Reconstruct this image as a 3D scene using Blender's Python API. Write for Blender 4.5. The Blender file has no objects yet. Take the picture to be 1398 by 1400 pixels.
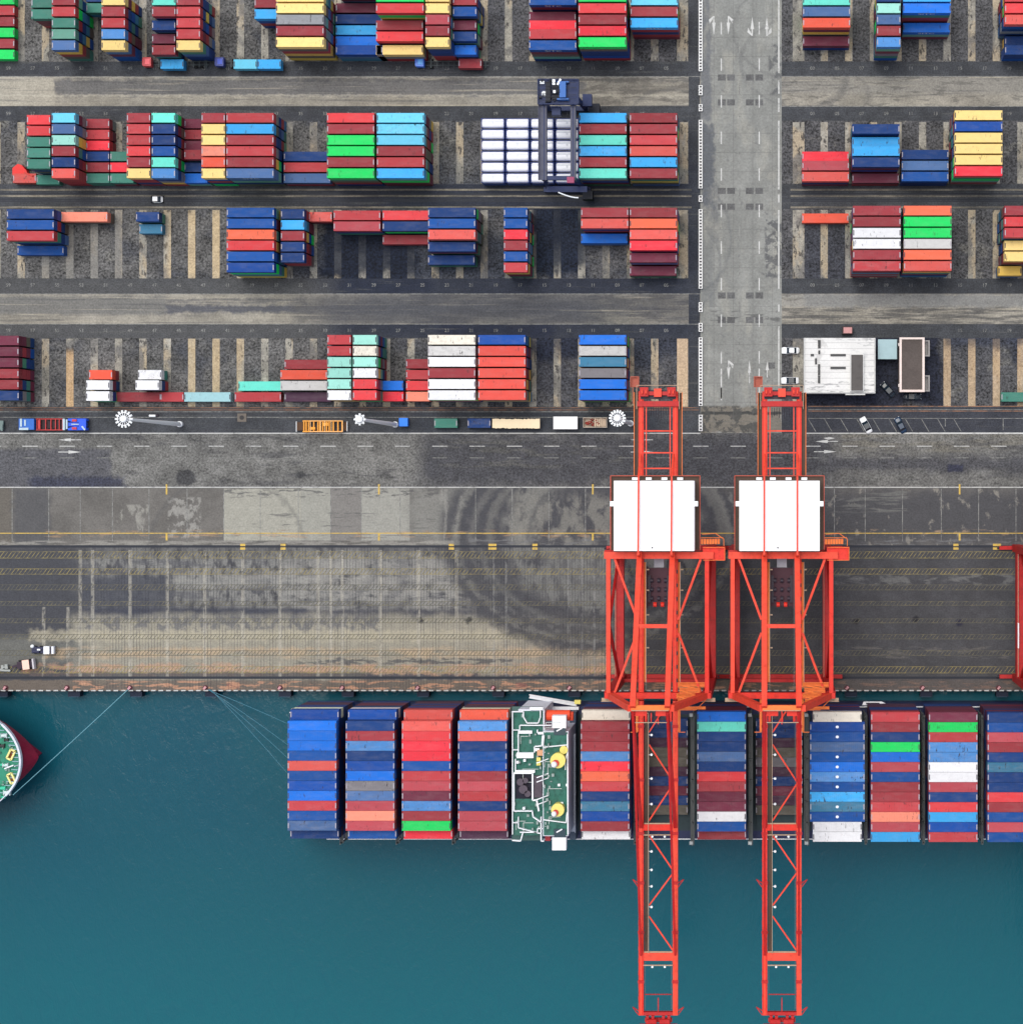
import bpy, bmesh, math, random
from mathutils import Vector, Matrix
random.seed(7)
SC = bpy.context.scene
COL = SC.collection
H, F, NX, NY = 500.0, 2575.0, 1055.0, 655.0     # camera height, focal length in photo pixels, foot point of the camera
def P(px, py, z=0.0):
    k = (H - z) / F
    return Vector(((px - NX) * k, (NY - py) * k, z))
def PX(px, z=0.0): return (px - NX) * (H - z) / F
def PY(py, z=0.0): return (NY - py) * (H - z) / F

# ------------------------------------------------------------------ colours
def lin(c, k=1.0):
    out = []
    for v in c[:3]:
        v = v / 255.0
        v = v / 12.92 if v <= 0.04045 else ((v + 0.055) / 1.055) ** 2.4
        out.append(min(0.9, v * k))
    return (out[0], out[1], out[2], 1.0)
ALB = 0.86
EXPO = 0.5
def A(*c): return lin(c, ALB)

# ------------------------------------------------------------------ tagging
def tag(o, label=None, cat=None, group=None, kind=None):
    if label: o['label'] = label
    if cat: o['category'] = cat
    if group: o['group'] = group
    if kind: o['kind'] = kind
    return o
def empty(name, loc=(0, 0, 0), rz=0.0):
    o = bpy.data.objects.new(name, None); COL.objects.link(o)
    o.location = loc; o.rotation_euler = (0, 0, rz); o.empty_display_size = 1
    return o

# ------------------------------------------------------------------ mesh builder
class MB:
    def __init__(s): s.v = []; s.f = []; s.c = []; s.cc = None
    def _add(s, vs, fs):
        n = len(s.v); s.v += [tuple(v) for v in vs]
        s.f += [tuple(i + n for i in f) for f in fs]
        s.c += [s.cc] * len(fs)
    def box(s, x0, x1, y0, y1, z0, z1):
        if x0 > x1: x0, x1 = x1, x0
        if y0 > y1: y0, y1 = y1, y0
        v = [(x0,y0,z0),(x1,y0,z0),(x1,y1,z0),(x0,y1,z0),(x0,y0,z1),(x1,y0,z1),(x1,y1,z1),(x0,y1,z1)]
        s._add(v, [(3,2,1,0),(4,5,6,7),(0,1,5,4),(1,2,6,5),(2,3,7,6),(3,0,4,7)]); return s
    def quad(s, x0, x1, y0, y1, z):
        if x0 > x1: x0, x1 = x1, x0
        if y0 > y1: y0, y1 = y1, y0
        s._add([(x0,y0,z),(x1,y0,z),(x1,y1,z),(x0,y1,z)], [(0,1,2,3)]); return s
    def poly(s, pts, z):
        a = sum(p[0]*q[1]-q[0]*p[1] for p, q in zip(pts, pts[1:]+pts[:1]))
        if a < 0: pts = pts[::-1]
        s._add([(p[0], p[1], z) for p in pts], [tuple(range(len(pts)))]); return s
    def prism(s, pts, z0, z1):
        a = sum(p[0]*q[1]-q[0]*p[1] for p, q in zip(pts, pts[1:]+pts[:1]))
        if a < 0: pts = pts[::-1]
        n = len(pts)
        v = [(p[0],p[1],z0) for p in pts] + [(p[0],p[1],z1) for p in pts]
        f = [tuple(range(n-1,-1,-1)), tuple(range(n, 2*n))] + [(i,(i+1)%n,(i+1)%n+n,i+n) for i in range(n)]
        s._add(v, f); return s
    def beam(s, a, b, w, h=None):
        h = h or w; a = Vector(a); b = Vector(b); d = (b-a)
        if d.length < 1e-6: return s
        d.normalize()
        up = Vector((0,0,1)) if abs(d.z) < 0.98 else Vector((0,1,0))
        sx = d.cross(up).normalized(); sy = sx.cross(d).normalized()
        v = []
        for p in (a, b):
            for i, j in ((-1,-1),(1,-1),(1,1),(-1,1)):
                v.append(p + sx*(i*w/2) + sy*(j*h/2))
        s._add(v, [(0,1,2,3),(7,6,5,4),(0,4,5,1),(1,5,6,2),(2,6,7,3),(3,7,4,0)]); return s
    def tube(s, a, b, r, n=8, r2=None):
        r2 = r if r2 is None else r2
        a = Vector(a); b = Vector(b); d = (b-a).normalized()
        up = Vector((0,0,1)) if abs(d.z) < 0.98 else Vector((0,1,0))
        sx = d.cross(up).normalized(); sy = sx.cross(d).normalized()
        v = []
        for p, rr in ((a, r), (b, r2)):
            for i in range(n):
                t = 2*math.pi*i/n
                v.append(p + sx*math.cos(t)*rr + sy*math.sin(t)*rr)
        f = [tuple(range(n)), tuple(range(2*n-1, n-1, -1))] + [(i, i+n, (i+1)%n+n, (i+1)%n) for i in range(n)]
        s._add(v, f); return s
    def dome(s, c, r, n=14, m=5, sq=1.0):
        v = []; c = Vector(c)
        for j in range(m):
            t = j*math.pi/2/m
            for i in range(n):
                u = 2*math.pi*i/n
                v.append(c + Vector((math.cos(u)*math.cos(t)*r, math.sin(u)*math.cos(t)*r, math.sin(t)*r*sq)))
        v.append(c + Vector((0,0,r*sq)))
        f = []
        for j in range(m-1):
            for i in range(n): f.append((j*n+i, j*n+(i+1)%n, (j+1)*n+(i+1)%n, (j+1)*n+i))
        for i in range(n): f.append(((m-1)*n+i, (m-1)*n+(i+1)%n, m*n))
        s._add(v, f); return s
    def rail(s, pts, h=1.1, post=2.0, r=0.05, closed=False):
        pts = [Vector(p) for p in pts]
        if closed: pts = pts + [pts[0]]
        for a, b in zip(pts, pts[1:]):
            for hh in (h, h*0.5): s.beam(a+Vector((0,0,hh)), b+Vector((0,0,hh)), r*1.6)
            n = max(1, int((b-a).length/post))
            for i in range(n+1):
                p = a.lerp(b, i/n); s.beam(p, p+Vector((0,0,h)), r*1.6)
        return s
    def build(s, name, m, parent=None, off=(0,0,0), smooth=False, colors=False, bevel=0):
        me = bpy.data.meshes.new(name)
        ox, oy, oz = off
        me.from_pydata([(x-ox, y-oy, z-oz) for x, y, z in s.v], [], s.f)
        me.materials.append(m)
        if colors:
            at = me.color_attributes.new('tint', 'FLOAT_COLOR', 'CORNER')
            k = 0
            for pi, f in enumerate(s.f):
                for _ in f:
                    at.data[k].color = s.c[pi] or (0.5,0.5,0.5,1); k += 1
        if smooth:
            for p in me.polygons: p.use_smooth = True
        me.update()
        o = bpy.data.objects.new(name, me); COL.objects.link(o)
        if parent: o.parent = parent
        if bevel:
            b = o.modifiers.new('bevel', 'BEVEL'); b.width = bevel; b.segments = 2; b.limit_method = 'ANGLE'
        return o
def copy_tree(o, parent=None):
    c = o.copy(); COL.objects.link(c)
    if parent: c.parent = parent; c.matrix_parent_inverse = o.matrix_parent_inverse.copy()
    for ch in KIDS.get(o.name, []) or [x for x in o.children]: copy_tree(ch, c)
    return c
KIDS = {}

# ------------------------------------------------------------------ shader builder
class NT:
    def __init__(s, name):
        s.m = bpy.data.materials.new(name); s.m.use_nodes = True
        s.t = s.m.node_tree; s.t.nodes.clear()
        s.out = s.n('ShaderNodeOutputMaterial'); s.b = s.n('ShaderNodeBsdfPrincipled')
        s.l(s.b.outputs[0], s.out.inputs[0])
        s.b.inputs['Specular IOR Level'].default_value = 0.25
        s._pos = None
    def n(s, t, **k):
        nd = s.t.nodes.new(t)
        for a, v in k.items(): setattr(nd, a, v)
        return nd
    def l(s, a, b): s.t.links.new(a, b)
    def put(s, sock, v):
        if isinstance(v, (int, float)): sock.default_value = v
        elif isinstance(v, (tuple, list)):
            sock.default_value = v if len(v) == len(sock.default_value) else tuple(v)[:len(sock.default_value)]
        else: s.l(v, sock)
    def ma(s, op, a, b=0.0, c=0.0):
        nd = s.n('ShaderNodeMath', operation=op)
        s.put(nd.inputs[0], a); s.put(nd.inputs[1], b); s.put(nd.inputs[2], c)
        return nd.outputs[0]
    def mr(s, v, a, b, c=0.0, d=1.0, smooth=True):
        nd = s.n('ShaderNodeMapRange', interpolation_type='SMOOTHSTEP' if smooth else 'LINEAR')
        s.put(nd.inputs[0], v)
        for i, q in enumerate((a, b, c, d)): nd.inputs[i+1].default_value = q
        return nd.outputs[0]
    def mix(s, f, a, b, mode='MIX'):
        nd = s.n('ShaderNodeMix', data_type='RGBA', blend_type=mode)
        s.put(nd.inputs[0], f); s.put(nd.inputs[6], a); s.put(nd.inputs[7], b)
        return nd.outputs[2]
    def pos(s):
        if s._pos is None: s._pos = s.n('ShaderNodeNewGeometry').outputs['Position']
        return s._pos
    def xy(s):
        if not hasattr(s, '_xy'):
            nd = s.n('ShaderNodeSeparateXYZ'); s.l(s.pos(), nd.inputs[0]); s._xy = (nd.outputs[0], nd.outputs[1])
        return s._xy
    def vec(s, sx, sy, seed=0.0, src=None):
        """texture coordinates whose unit is sx, sy metres"""
        nd = s.n('ShaderNodeMapping'); s.l(src or s.pos(), nd.inputs[0])
        nd.inputs['Scale'].default_value = (1/sx, 1/sy, 1/min(sx, sy)); nd.inputs['Location'].default_value = (seed*3.7, seed*1.9, seed)
        return nd.outputs[0]
    def noise(s, sx, sy=None, seed=0.0, detail=3, rough=0.55, dist=0.0, src=None):
        nd = s.n('ShaderNodeTexNoise'); s.l(s.vec(sx, sy or sx, seed, src), nd.inputs['Vector'])
        nd.inputs['Scale'].default_value = 1.0; nd.inputs['Detail'].default_value = detail
        nd.inputs['Roughness'].default_value = rough; nd.inputs['Distortion'].default_value = dist
        return nd.outputs['Fac']
    def bump(s, h, strength=0.3, dist=0.05):
        nd = s.n('ShaderNodeBump'); nd.inputs['Strength'].default_value = strength; nd.inputs['Distance'].default_value = dist
        s.l(h, nd.inputs['Height']); s.l(nd.outputs[0], s.b.inputs['Normal'])
    def done(s, col, rough=0.6, metal=0.0):
        s.put(s.b.inputs['Base Color'], col); s.put(s.b.inputs['Roughness'], rough)
        s.b.inputs['Metallic'].default_value = metal
        return s.m
MC = {}
def paint(name, c, rough=0.5, dirt=0.25, spec=0.25, metal=0.0):
    if name in MC: return MC[name]
    t = NT(name); col = A(*c)
    f = t.mr(t.noise(1.3, 1.3, len(name), 5, 0.7), 0.42, 0.75)
    g = t.mr(t.noise(5.0, 5.0, len(name)+3, 3), 0.35, 0.7)
    dark = tuple(v*0.55 for v in col[:3]) + (1,)
    c1 = t.mix(t.ma('MULTIPLY', f, dirt*1.6), col, dark)
    c1 = t.mix(t.ma('MULTIPLY', g, dirt*0.7), c1, tuple(min(.9, v*0.8+0.03) for v in col[:3])+(1,))
    t.b.inputs['Specular IOR Level'].default_value = spec
    MC[name] = t.done(c1, rough, metal)
    return MC[name]

# ------------------------------------------------------------------ ground material with patches
def ground_mat(name, base, grain=0.3, gs=0.5, blot=0.25, patches=(), joints=None, comb=None, seed=0.0, rough=0.85):
    t = NT(name); x, y = t.xy()
    wob = {}
    def wobble(a):
        if a not in wob:
            q = 2.2 if a < 8 else 7.0
            n1 = t.noise(q, q, seed+a, 4, 0.6); n2 = t.noise(q, q, seed+a+9, 4, 0.6)
            k = a*0.194*3.2
            wob[a] = (t.ma('ADD', x, t.ma('MULTIPLY', t.ma('SUBTRACT', n1, 0.5), k)),
                      t.ma('ADD', y, t.ma('MULTIPLY', t.ma('SUBTRACT', n2, 0.5), k)))
        return wob[a]
    col = A(*base)
    b = t.noise(9.0, 9.0, seed+1, 5, 0.65)
    col = t.mix(t.mr(b, 0.35, 0.68), tuple(v*(1-blot) for v in col[:3])+(1,), tuple(v*(1+blot) for v in col[:3])+(1,))
    for p in patches:
        x0, x1, y0, y1 = p['r']; so = p.get('s', 2)*0.194; w = p.get('w', 0)
        xx, yy = wobble(w) if w else (x, y)
        X0, X1 = PX(x0), PX(x1); Y0, Y1 = PY(y1), PY(y0)
        if p.get('e'):
            dx = t.ma('DIVIDE', t.ma('SUBTRACT', xx, (X0+X1)/2), (X1-X0)/2)
            dy = t.ma('DIVIDE', t.ma('SUBTRACT', yy, (Y0+Y1)/2), (Y1-Y0)/2)
            r = t.ma('SQRT', t.ma('ADD', t.ma('MULTIPLY', dx, dx), t.ma('MULTIPLY', dy, dy)))
            q = p.get('s', 2)/ (0.5*min(x1-x0, y1-y0))
            m = t.mr(r, max(0.0, 1-q), 1+q, 1.0, 0.0)
            if 'ring' in p: m = t.ma('MULTIPLY', m, t.mr(r, p['ring']-q, p['ring']+q))
        else:
            m = None
            for (v, e0, e1) in ((xx, X0, X1), (yy, Y0, Y1)):
                c0 = (e0+e1)/2; hw = (e1-e0)/2
                if hw > 1500: continue
                d = t.ma('ABSOLUTE', t.ma('SUBTRACT', v, c0))
                q = t.mr(d, max(0.0, hw-so), hw+so, 1.0, 0.0)
                m = q if m is None else t.ma('MULTIPLY', m, q)
            if m is None: m = 1.0
        if 'n' in p:
            sx, sy, lo, hi = p['n']
            g = t.noise(sx*0.194, sy*0.194, seed+p.get('sd', x0*0.01+y0*0.013), 5, 0.62, 0.3)
            m = t.ma('MULTIPLY', m, t.mr(g, lo, hi))
        m = t.ma('MULTIPLY', m, p.get('o', 1.0))
        col = t.mix(m, col, A(*p['c']))
    if comb:
        per, x0, x1, amt = comb
        fr = t.ma('FRACT', t.ma('DIVIDE', x, per*0.194))
        ln = t.mr(t.ma('ABSOLUTE', t.ma('SUBTRACT', fr, 0.5)), 0.02, 0.2, 1.0, 0.0)
        n = t.mr(t.noise(2.0, 14.0, seed+31, 3), 0.35, 0.6)
        hw = (PX(x1)-PX(x0))/2; c0 = (PX(x1)+PX(x0))/2
        z = t.mr(t.ma('ABSOLUTE', t.ma('SUBTRACT', x, c0)), hw-8, hw+8, 1.0, 0.0)
        col = t.mix(t.ma('MULTIPLY', t.ma('MULTIPLY', ln, n), t.ma('MULTIPLY', z, amt)), col, A(52, 52, 60))
    if joints:
        px_, py_, jc, ja = joints
        m = None
        for v, per in ((x, px_), (y, py_)):
            if not per: continue
            fr = t.ma('FRACT', t.ma('DIVIDE', v, per))
            q = t.mr(t.ma('ABSOLUTE', t.ma('SUBTRACT', fr, 0.5)), 0.5-0.14/per, 0.5-0.04/per)
            m = q if m is None else t.ma('MAXIMUM', m, q)
        col = t.mix(t.ma('MULTIPLY', m, ja), col, A(*jc))
    g = t.noise(gs, gs, seed+5, 2, 0.8)
    g2 = t.noise(gs*5, gs*5, seed+6, 3, 0.7)
    gg = t.ma('ADD', t.mr(g, 0.34, 0.66, -grain, grain, False), t.mr(g2, 0.35, 0.65, -grain*0.4, grain*0.4, False))
    gain = t.n('ShaderNodeCombineColor')
    for i in range(3): s_ = t.ma('ADD', gg, 1.0); t.l(s_, gain.inputs[i])
    col = t.mix(1.0, col, gain.outputs[0], 'MULTIPLY')
    t.bump(g, 0.35, 0.04)
    return t.done(col, rough)

def sheet(name, m, x0, x1, y0, y1, z=0.0, kind='structure'):
    o = MB().quad(PX(x0), PX(x1), PY(y1), PY(y0), z).build(name, m)
    return tag(o, kind=kind)
# ================================================================== GROUND
BIGL, BIGR, BIGT = -9000, 12000, -9000
QE = 944.5                                           # quay edge (photo row)
def D(r, c, o=1.0, s=2, w=0, n=None, e=False, sd=None, ring=None):
    d = dict(r=r, c=c, o=o, s=s, w=w)
    if ring is not None: d['ring'] = ring
    if n: d['n'] = n
    if e: d['e'] = True
    if sd is not None: d['sd'] = sd
    return d
yard = ground_mat('gravel_yard', (90, 89, 88), 0.72, 0.62, 0.24, seed=1, patches=[
    D((-300,1500,-200,600), (60,62,68), 0.8, n=(90,60,0.5,0.68), sd=4), D((1060,1800,-300,600), (72,72,75), 0.7, 10, 8), D((650,1000,-300,600), (74,74,78), 0.6, 20, 18), D((-900,1800,-300,600), (116,114,108), 0.5, n=(40,30,0.56,0.66), sd=17),
    D((380,960,230,400), (54,58,68), 0.75, 40, 26, n=(130,70,0.40,0.58), sd=21), D((420,960,430,560), (58,60,68), 0.7, 40, 26, n=(110,70,0.42,0.6), sd=22), D((440,575,300,392), (20,27,42), 0.97, 9, 16), D((565,700,330,385), (50,54,64), 0.8, 12, 18), D((728,800,272,378), (24,32,48), 0.95, 8, 12),  # wet pools and the stacks' shadows, both painted into the ground colour
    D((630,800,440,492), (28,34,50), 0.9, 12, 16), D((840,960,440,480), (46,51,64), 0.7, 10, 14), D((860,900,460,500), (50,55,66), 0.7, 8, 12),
    D((1190,1290,440,556), (30,34,48), 0.93, 8, 16), D((1100,1200,536,556), (28,32,48), 0.9, 3, 8), D((1380,1398,440,500), (44,48,60), 0.8, 8, 12),  # first two: shade round the buildings painted into the ground colour
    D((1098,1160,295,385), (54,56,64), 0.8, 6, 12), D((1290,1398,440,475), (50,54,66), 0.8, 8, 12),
    D((0,460,380,400), (66,68,70), 0.5, 4, 6)])
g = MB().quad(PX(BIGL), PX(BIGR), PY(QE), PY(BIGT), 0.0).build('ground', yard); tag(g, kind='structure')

lane = ground_mat('dark_asphalt', (66, 68, 72), 0.32, 0.4, 0.22, seed=2, patches=[
    D((440,960,200,480), (36,42,58), 0.7, 50, 20), D((420,590,380,402), (34,40,56), 0.7, 10, 10), D((600,760,440,464), (30,36,54), 0.75, 12, 10), D((1068,1400,540,600), (54,56,66), 0.6, 20, 10), D((-200,450,370,480), (84,84,84), 0.7, 30, 14), D((0,960,-9,300), (58,60,66), 0.7, n=(120,10,0.5,0.65)),  # first: wet tone and stack shadow painted into the lane colour
    D((-500,1500,-9,1000), (92,92,90), 0.5, n=(140,5,0.56,0.7), sd=6), D((560,900,560,590),(52,56,64),0.7,10,8)])
# dark truck lanes beside the stacks
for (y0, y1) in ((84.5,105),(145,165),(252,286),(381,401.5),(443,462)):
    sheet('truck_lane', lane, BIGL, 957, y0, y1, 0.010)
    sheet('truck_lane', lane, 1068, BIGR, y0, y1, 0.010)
for (x0, x1) in ((BIGL,1048),(1100,BIGR)):
    pass
sheet('truck_lane', lane, BIGL, BIGR, 556, 592, 0.010)
sheet('truck_lane', lane, 941, 956, -400, 556, 0.014)

conc = ground_mat('worn_concrete_lane', (146, 141, 130), 0.2, 0.5, 0.18, seed=3, patches=[
    D((-500,76,104,145), (166,160,146), 0.9, 2, 3), D((75,800,109,131), (104,103,103), 0.9, 3, 5), D((500,957,403,426), (100,99,98), 0.6, 6, 5), D((1068,1800,402,419), (142,140,134), 0.85, 3, 4), D((1068,1800,105,128), (136,133,126), 0.8, 4, 4),
    D((-900,228,405,430), (112,111,108), 0.9, 3, 3), D((228,420,409,414), (98,97,98), 0.8, 3, 4),
    D((228,900,417,428), (78,80,88), 0.9, 3, 5), D((400,960,404,443), (92,91,90), 0.75, 10, 6),
    D((330,960,104,112), (84,84,86), 0.6, 2, 4),
    D((-900,1500,100,445), (84,84,86), 0.5, n=(170,4,0.54,0.64), sd=9),
    D((-900,1500,100,445), (176,168,150), 0.6, n=(190,4,0.56,0.68), sd=11),
    D((780,957,104,145), (108,104,98), 0.9, n=(50,9,0.42,0.6), sd=13), D((440,820,398,448), (74,76,82), 0.7, 30, 12), D((560,957,396,446), (70,71,76), 0.6, n=(60,9,0.42,0.58), sd=23), D((1068,1800,100,445), (96,94,90), 0.6, n=(26,6,0.54,0.6), sd=25),
    D((1068,1600,420,443), (84,83,82), 0.8, n=(60,5,0.44,0.58), sd=15),
    D((1100,1500,402,420), (128,128,126), 0.8, 3, 4),
    D((1040,1160,70,150), (94,93,92), 0.55, 3, 5, e=True, ring=0.86), D((1060,1190,90,170), (100,98,96), 0.5, 3, 5, e=True, ring=0.9), D((860,975,120,190), (96,95,94), 0.5, 3, 5, e=True, ring=0.88), D((880,970,360,440), (104,103,102), 0.5, 3, 4, e=True, ring=0.9),
    D((0,957,129,132),(190,184,168),0.35,1,3), D((0,957,104.5,106.5),(170,166,156),0.5,1,3)])
for (y0, y1) in ((105,145),(401.5,443)):
    sheet('yard_road', conc, BIGL, 957, y0, y1, 0.012)
    sheet('yard_road', conc, 1068, BIGR, y0, y1, 0.012)
# runway kerbs and drains between blocks two and three
rail_dark = paint('drain_steel', (38, 42, 52), 0.6, 0.2)
rail_pale = ground_mat('pale_concrete_beam', (128, 122, 110), 0.25, 0.5, 0.3, seed=5,
    patches=[D((-900,1500,0,700), (84,82,80), 0.8, n=(60,4,0.45,0.6))])
b = MB(); c = MB()
for (a0, a1) in ((BIGL, 945), (1080, BIGR)):
    for yy in (259.5, 268, 283.5): b.quad(PX(a0), PX(a1), PY(yy+1.3), PY(yy-1.3), 0.020)
    for yy in (265, 272.5, 275): c.quad(PX(a0), PX(a1), PY(yy+0.8), PY(yy-0.8), 0.022)
tag(b.build('runway_beams', rail_pale), kind='structure'); tag(c.build('drain_channels', rail_dark), kind='structure')

# central road
road = ground_mat('road_concrete', (136, 137, 133), 0.14, 0.6, 0.12, seed=7, joints=(5.15, 5.1, (104,104,102), 0.45), patches=[
    D((958,976,168,300), (84,88,96), 0.8, 3, 6), D((958,972,0,165), (106,108,112), 0.85, 3, 6),
    D((958,975,280,420), (112,114,114), 0.6, 3, 5), D((975,982,250,330), (96,98,102), 0.5, 2, 5),
    D((955,1068,100,590), (106,106,106), 0.7, n=(12,12,0.62,0.68), sd=3),
    D((900,1000,250,400), (100,102,104), 0.55, 2, 3, e=True, ring=0.93), D((890,985,300,425), (98,100,102), 0.5, 2, 3, e=True, ring=0.95), D((1000,1180,-30,110), (98,98,98), 0.5, 2, 3, e=True, ring=0.96), D((1010,1200,20,150), (104,104,104), 0.5, 2, 3, e=True, ring=0.96), D((990,1010,-100,590), (124,125,122), 0.3, 4, 3), D((1025,1034,-100,590), (120,121,118), 0.3, 3, 3),
    D((955,1068,-100,590), (162,160,150), 0.5, n=(30,90,0.5,0.66), sd=5),
    D((1045,1070,300,380), (84,85,88), 0.8, n=(9,9,0.45,0.55)), D((1050,1068,60,130), (84,85,88), 0.7, n=(10,14,0.5,0.58)),
    D((970,1066,425,440), (84,84,84), 0.7, n=(30,5,0.5,0.56)),
    D((957,1068,556,592), (118,112,102), 0.9, 2, 4), D((957,1068,563,567), (58,60,60), 0.9, 1, 2),
    D((960,1040,555,592), (78,78,76), 0.9, n=(14,14,0.48,0.54))])
sheet('central_road', road, 957, 1068, -9000, 592, 0.016)
# quay-side road
qroad = ground_mat('speckled_asphalt_road', (108, 107, 104), 0.46, 0.55, 0.2, seed=8, patches=[
    D((-300,152,614,668), (84,84,88), 0.95, 4, 4), D((40,170,652,672), (58,60,74), 0.9, 5, 6),
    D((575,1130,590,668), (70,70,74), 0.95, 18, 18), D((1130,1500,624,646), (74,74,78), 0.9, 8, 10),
    D((1080,1500,640,668), (96,95,93), 0.7, n=(40,12,0.45,0.6)), D((1150,1500,594,618), (112,108,98), 0.6, n=(50,8,0.4,0.6)),
    D((240,268,642,664), (60,60,62), 0.9, 2, 4, e=True), D((405,418,644,654), (62,62,62), 0.9, 2, 3, e=True),
    D((1295,1316,635,645), (52,54,70), 0.9, 1.5, 2), D((-900,1700,592,668), (62,62,66), 0.5, n=(80,14,0.55,0.66)),
    D((600,850,600,640), (96,95,90), 0.5, n=(60,9,0.5,0.64))])
sheet('quay_road', qroad, BIGL, BIGR, 592, 667, 0.012)
# slab band
slab = ground_mat('slab_concrete', (104, 101, 97), 0.15, 0.5, 0.15, seed=9, patches=[
    D((-500,18,667,745), (100,95,88), 0.9, 2, 3), D((18,68,667,745), (82,82,84), 0.85, 6, 6),
    D((150,204,690,728), (150,148,140), 0.7, n=(12,22,0.5,0.6)), D((230,275,680,735), (150,148,142), 0.75, n=(10,12,0.46,0.56)),
    D((306,412,668,739), (156,154,143), 0.95, 0.8, 0), D((412,452,667,739), (150,149,140), 0.95, 0.8, 0),
    D((452,494,667,739), (124,121,117), 0.95, 0.8, 0), D((494,560,667,739), (150,149,141), 0.95, 0.8, 0),
    D((560,640,667,742), (126,125,120), 0.9, 12, 12), D((610,1700,667,748), (74,74,77), 0.93, 18, 14),
    D((306,600,668,680), (92,91,90), 0.85, n=(16,4,0.50,0.58)), D((310,600,700,745), (92,91,90), 0.75, n=(40,3,0.57,0.65)),
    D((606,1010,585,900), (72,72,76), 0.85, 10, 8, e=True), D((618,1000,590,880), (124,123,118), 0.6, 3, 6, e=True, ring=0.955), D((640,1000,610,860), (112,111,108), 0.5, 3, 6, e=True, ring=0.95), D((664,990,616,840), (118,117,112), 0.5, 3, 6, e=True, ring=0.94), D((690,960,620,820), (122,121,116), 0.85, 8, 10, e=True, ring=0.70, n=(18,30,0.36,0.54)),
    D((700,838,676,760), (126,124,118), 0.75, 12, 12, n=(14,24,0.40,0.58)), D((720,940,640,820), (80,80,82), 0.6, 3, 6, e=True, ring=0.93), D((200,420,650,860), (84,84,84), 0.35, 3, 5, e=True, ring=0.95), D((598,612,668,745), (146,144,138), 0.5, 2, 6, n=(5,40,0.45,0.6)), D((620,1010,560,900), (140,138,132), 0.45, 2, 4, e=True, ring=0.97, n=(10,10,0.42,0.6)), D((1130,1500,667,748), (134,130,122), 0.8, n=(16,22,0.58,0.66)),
    D((1100,1240,667,700), (108,108,105), 0.8, n=(60,6,0.5,0.6)), D((0,620,739,746), (146,143,136), 0.7, n=(30,4,0.42,0.52)),
    D((640,1500,736,746), (110,110,112), 0.7, n=(26,4,0.5,0.6)),
    D((60,840,725,735), (172,140,108), 0.45, n=(34,5,0.52,0.62)), D((1060,1500,724,732), (176,150,122), 0.55, n=(26,5,0.54,0.62))])
sheet('slab_apron', slab, BIGL, BIGR, 667, 748, 0.012)
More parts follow.
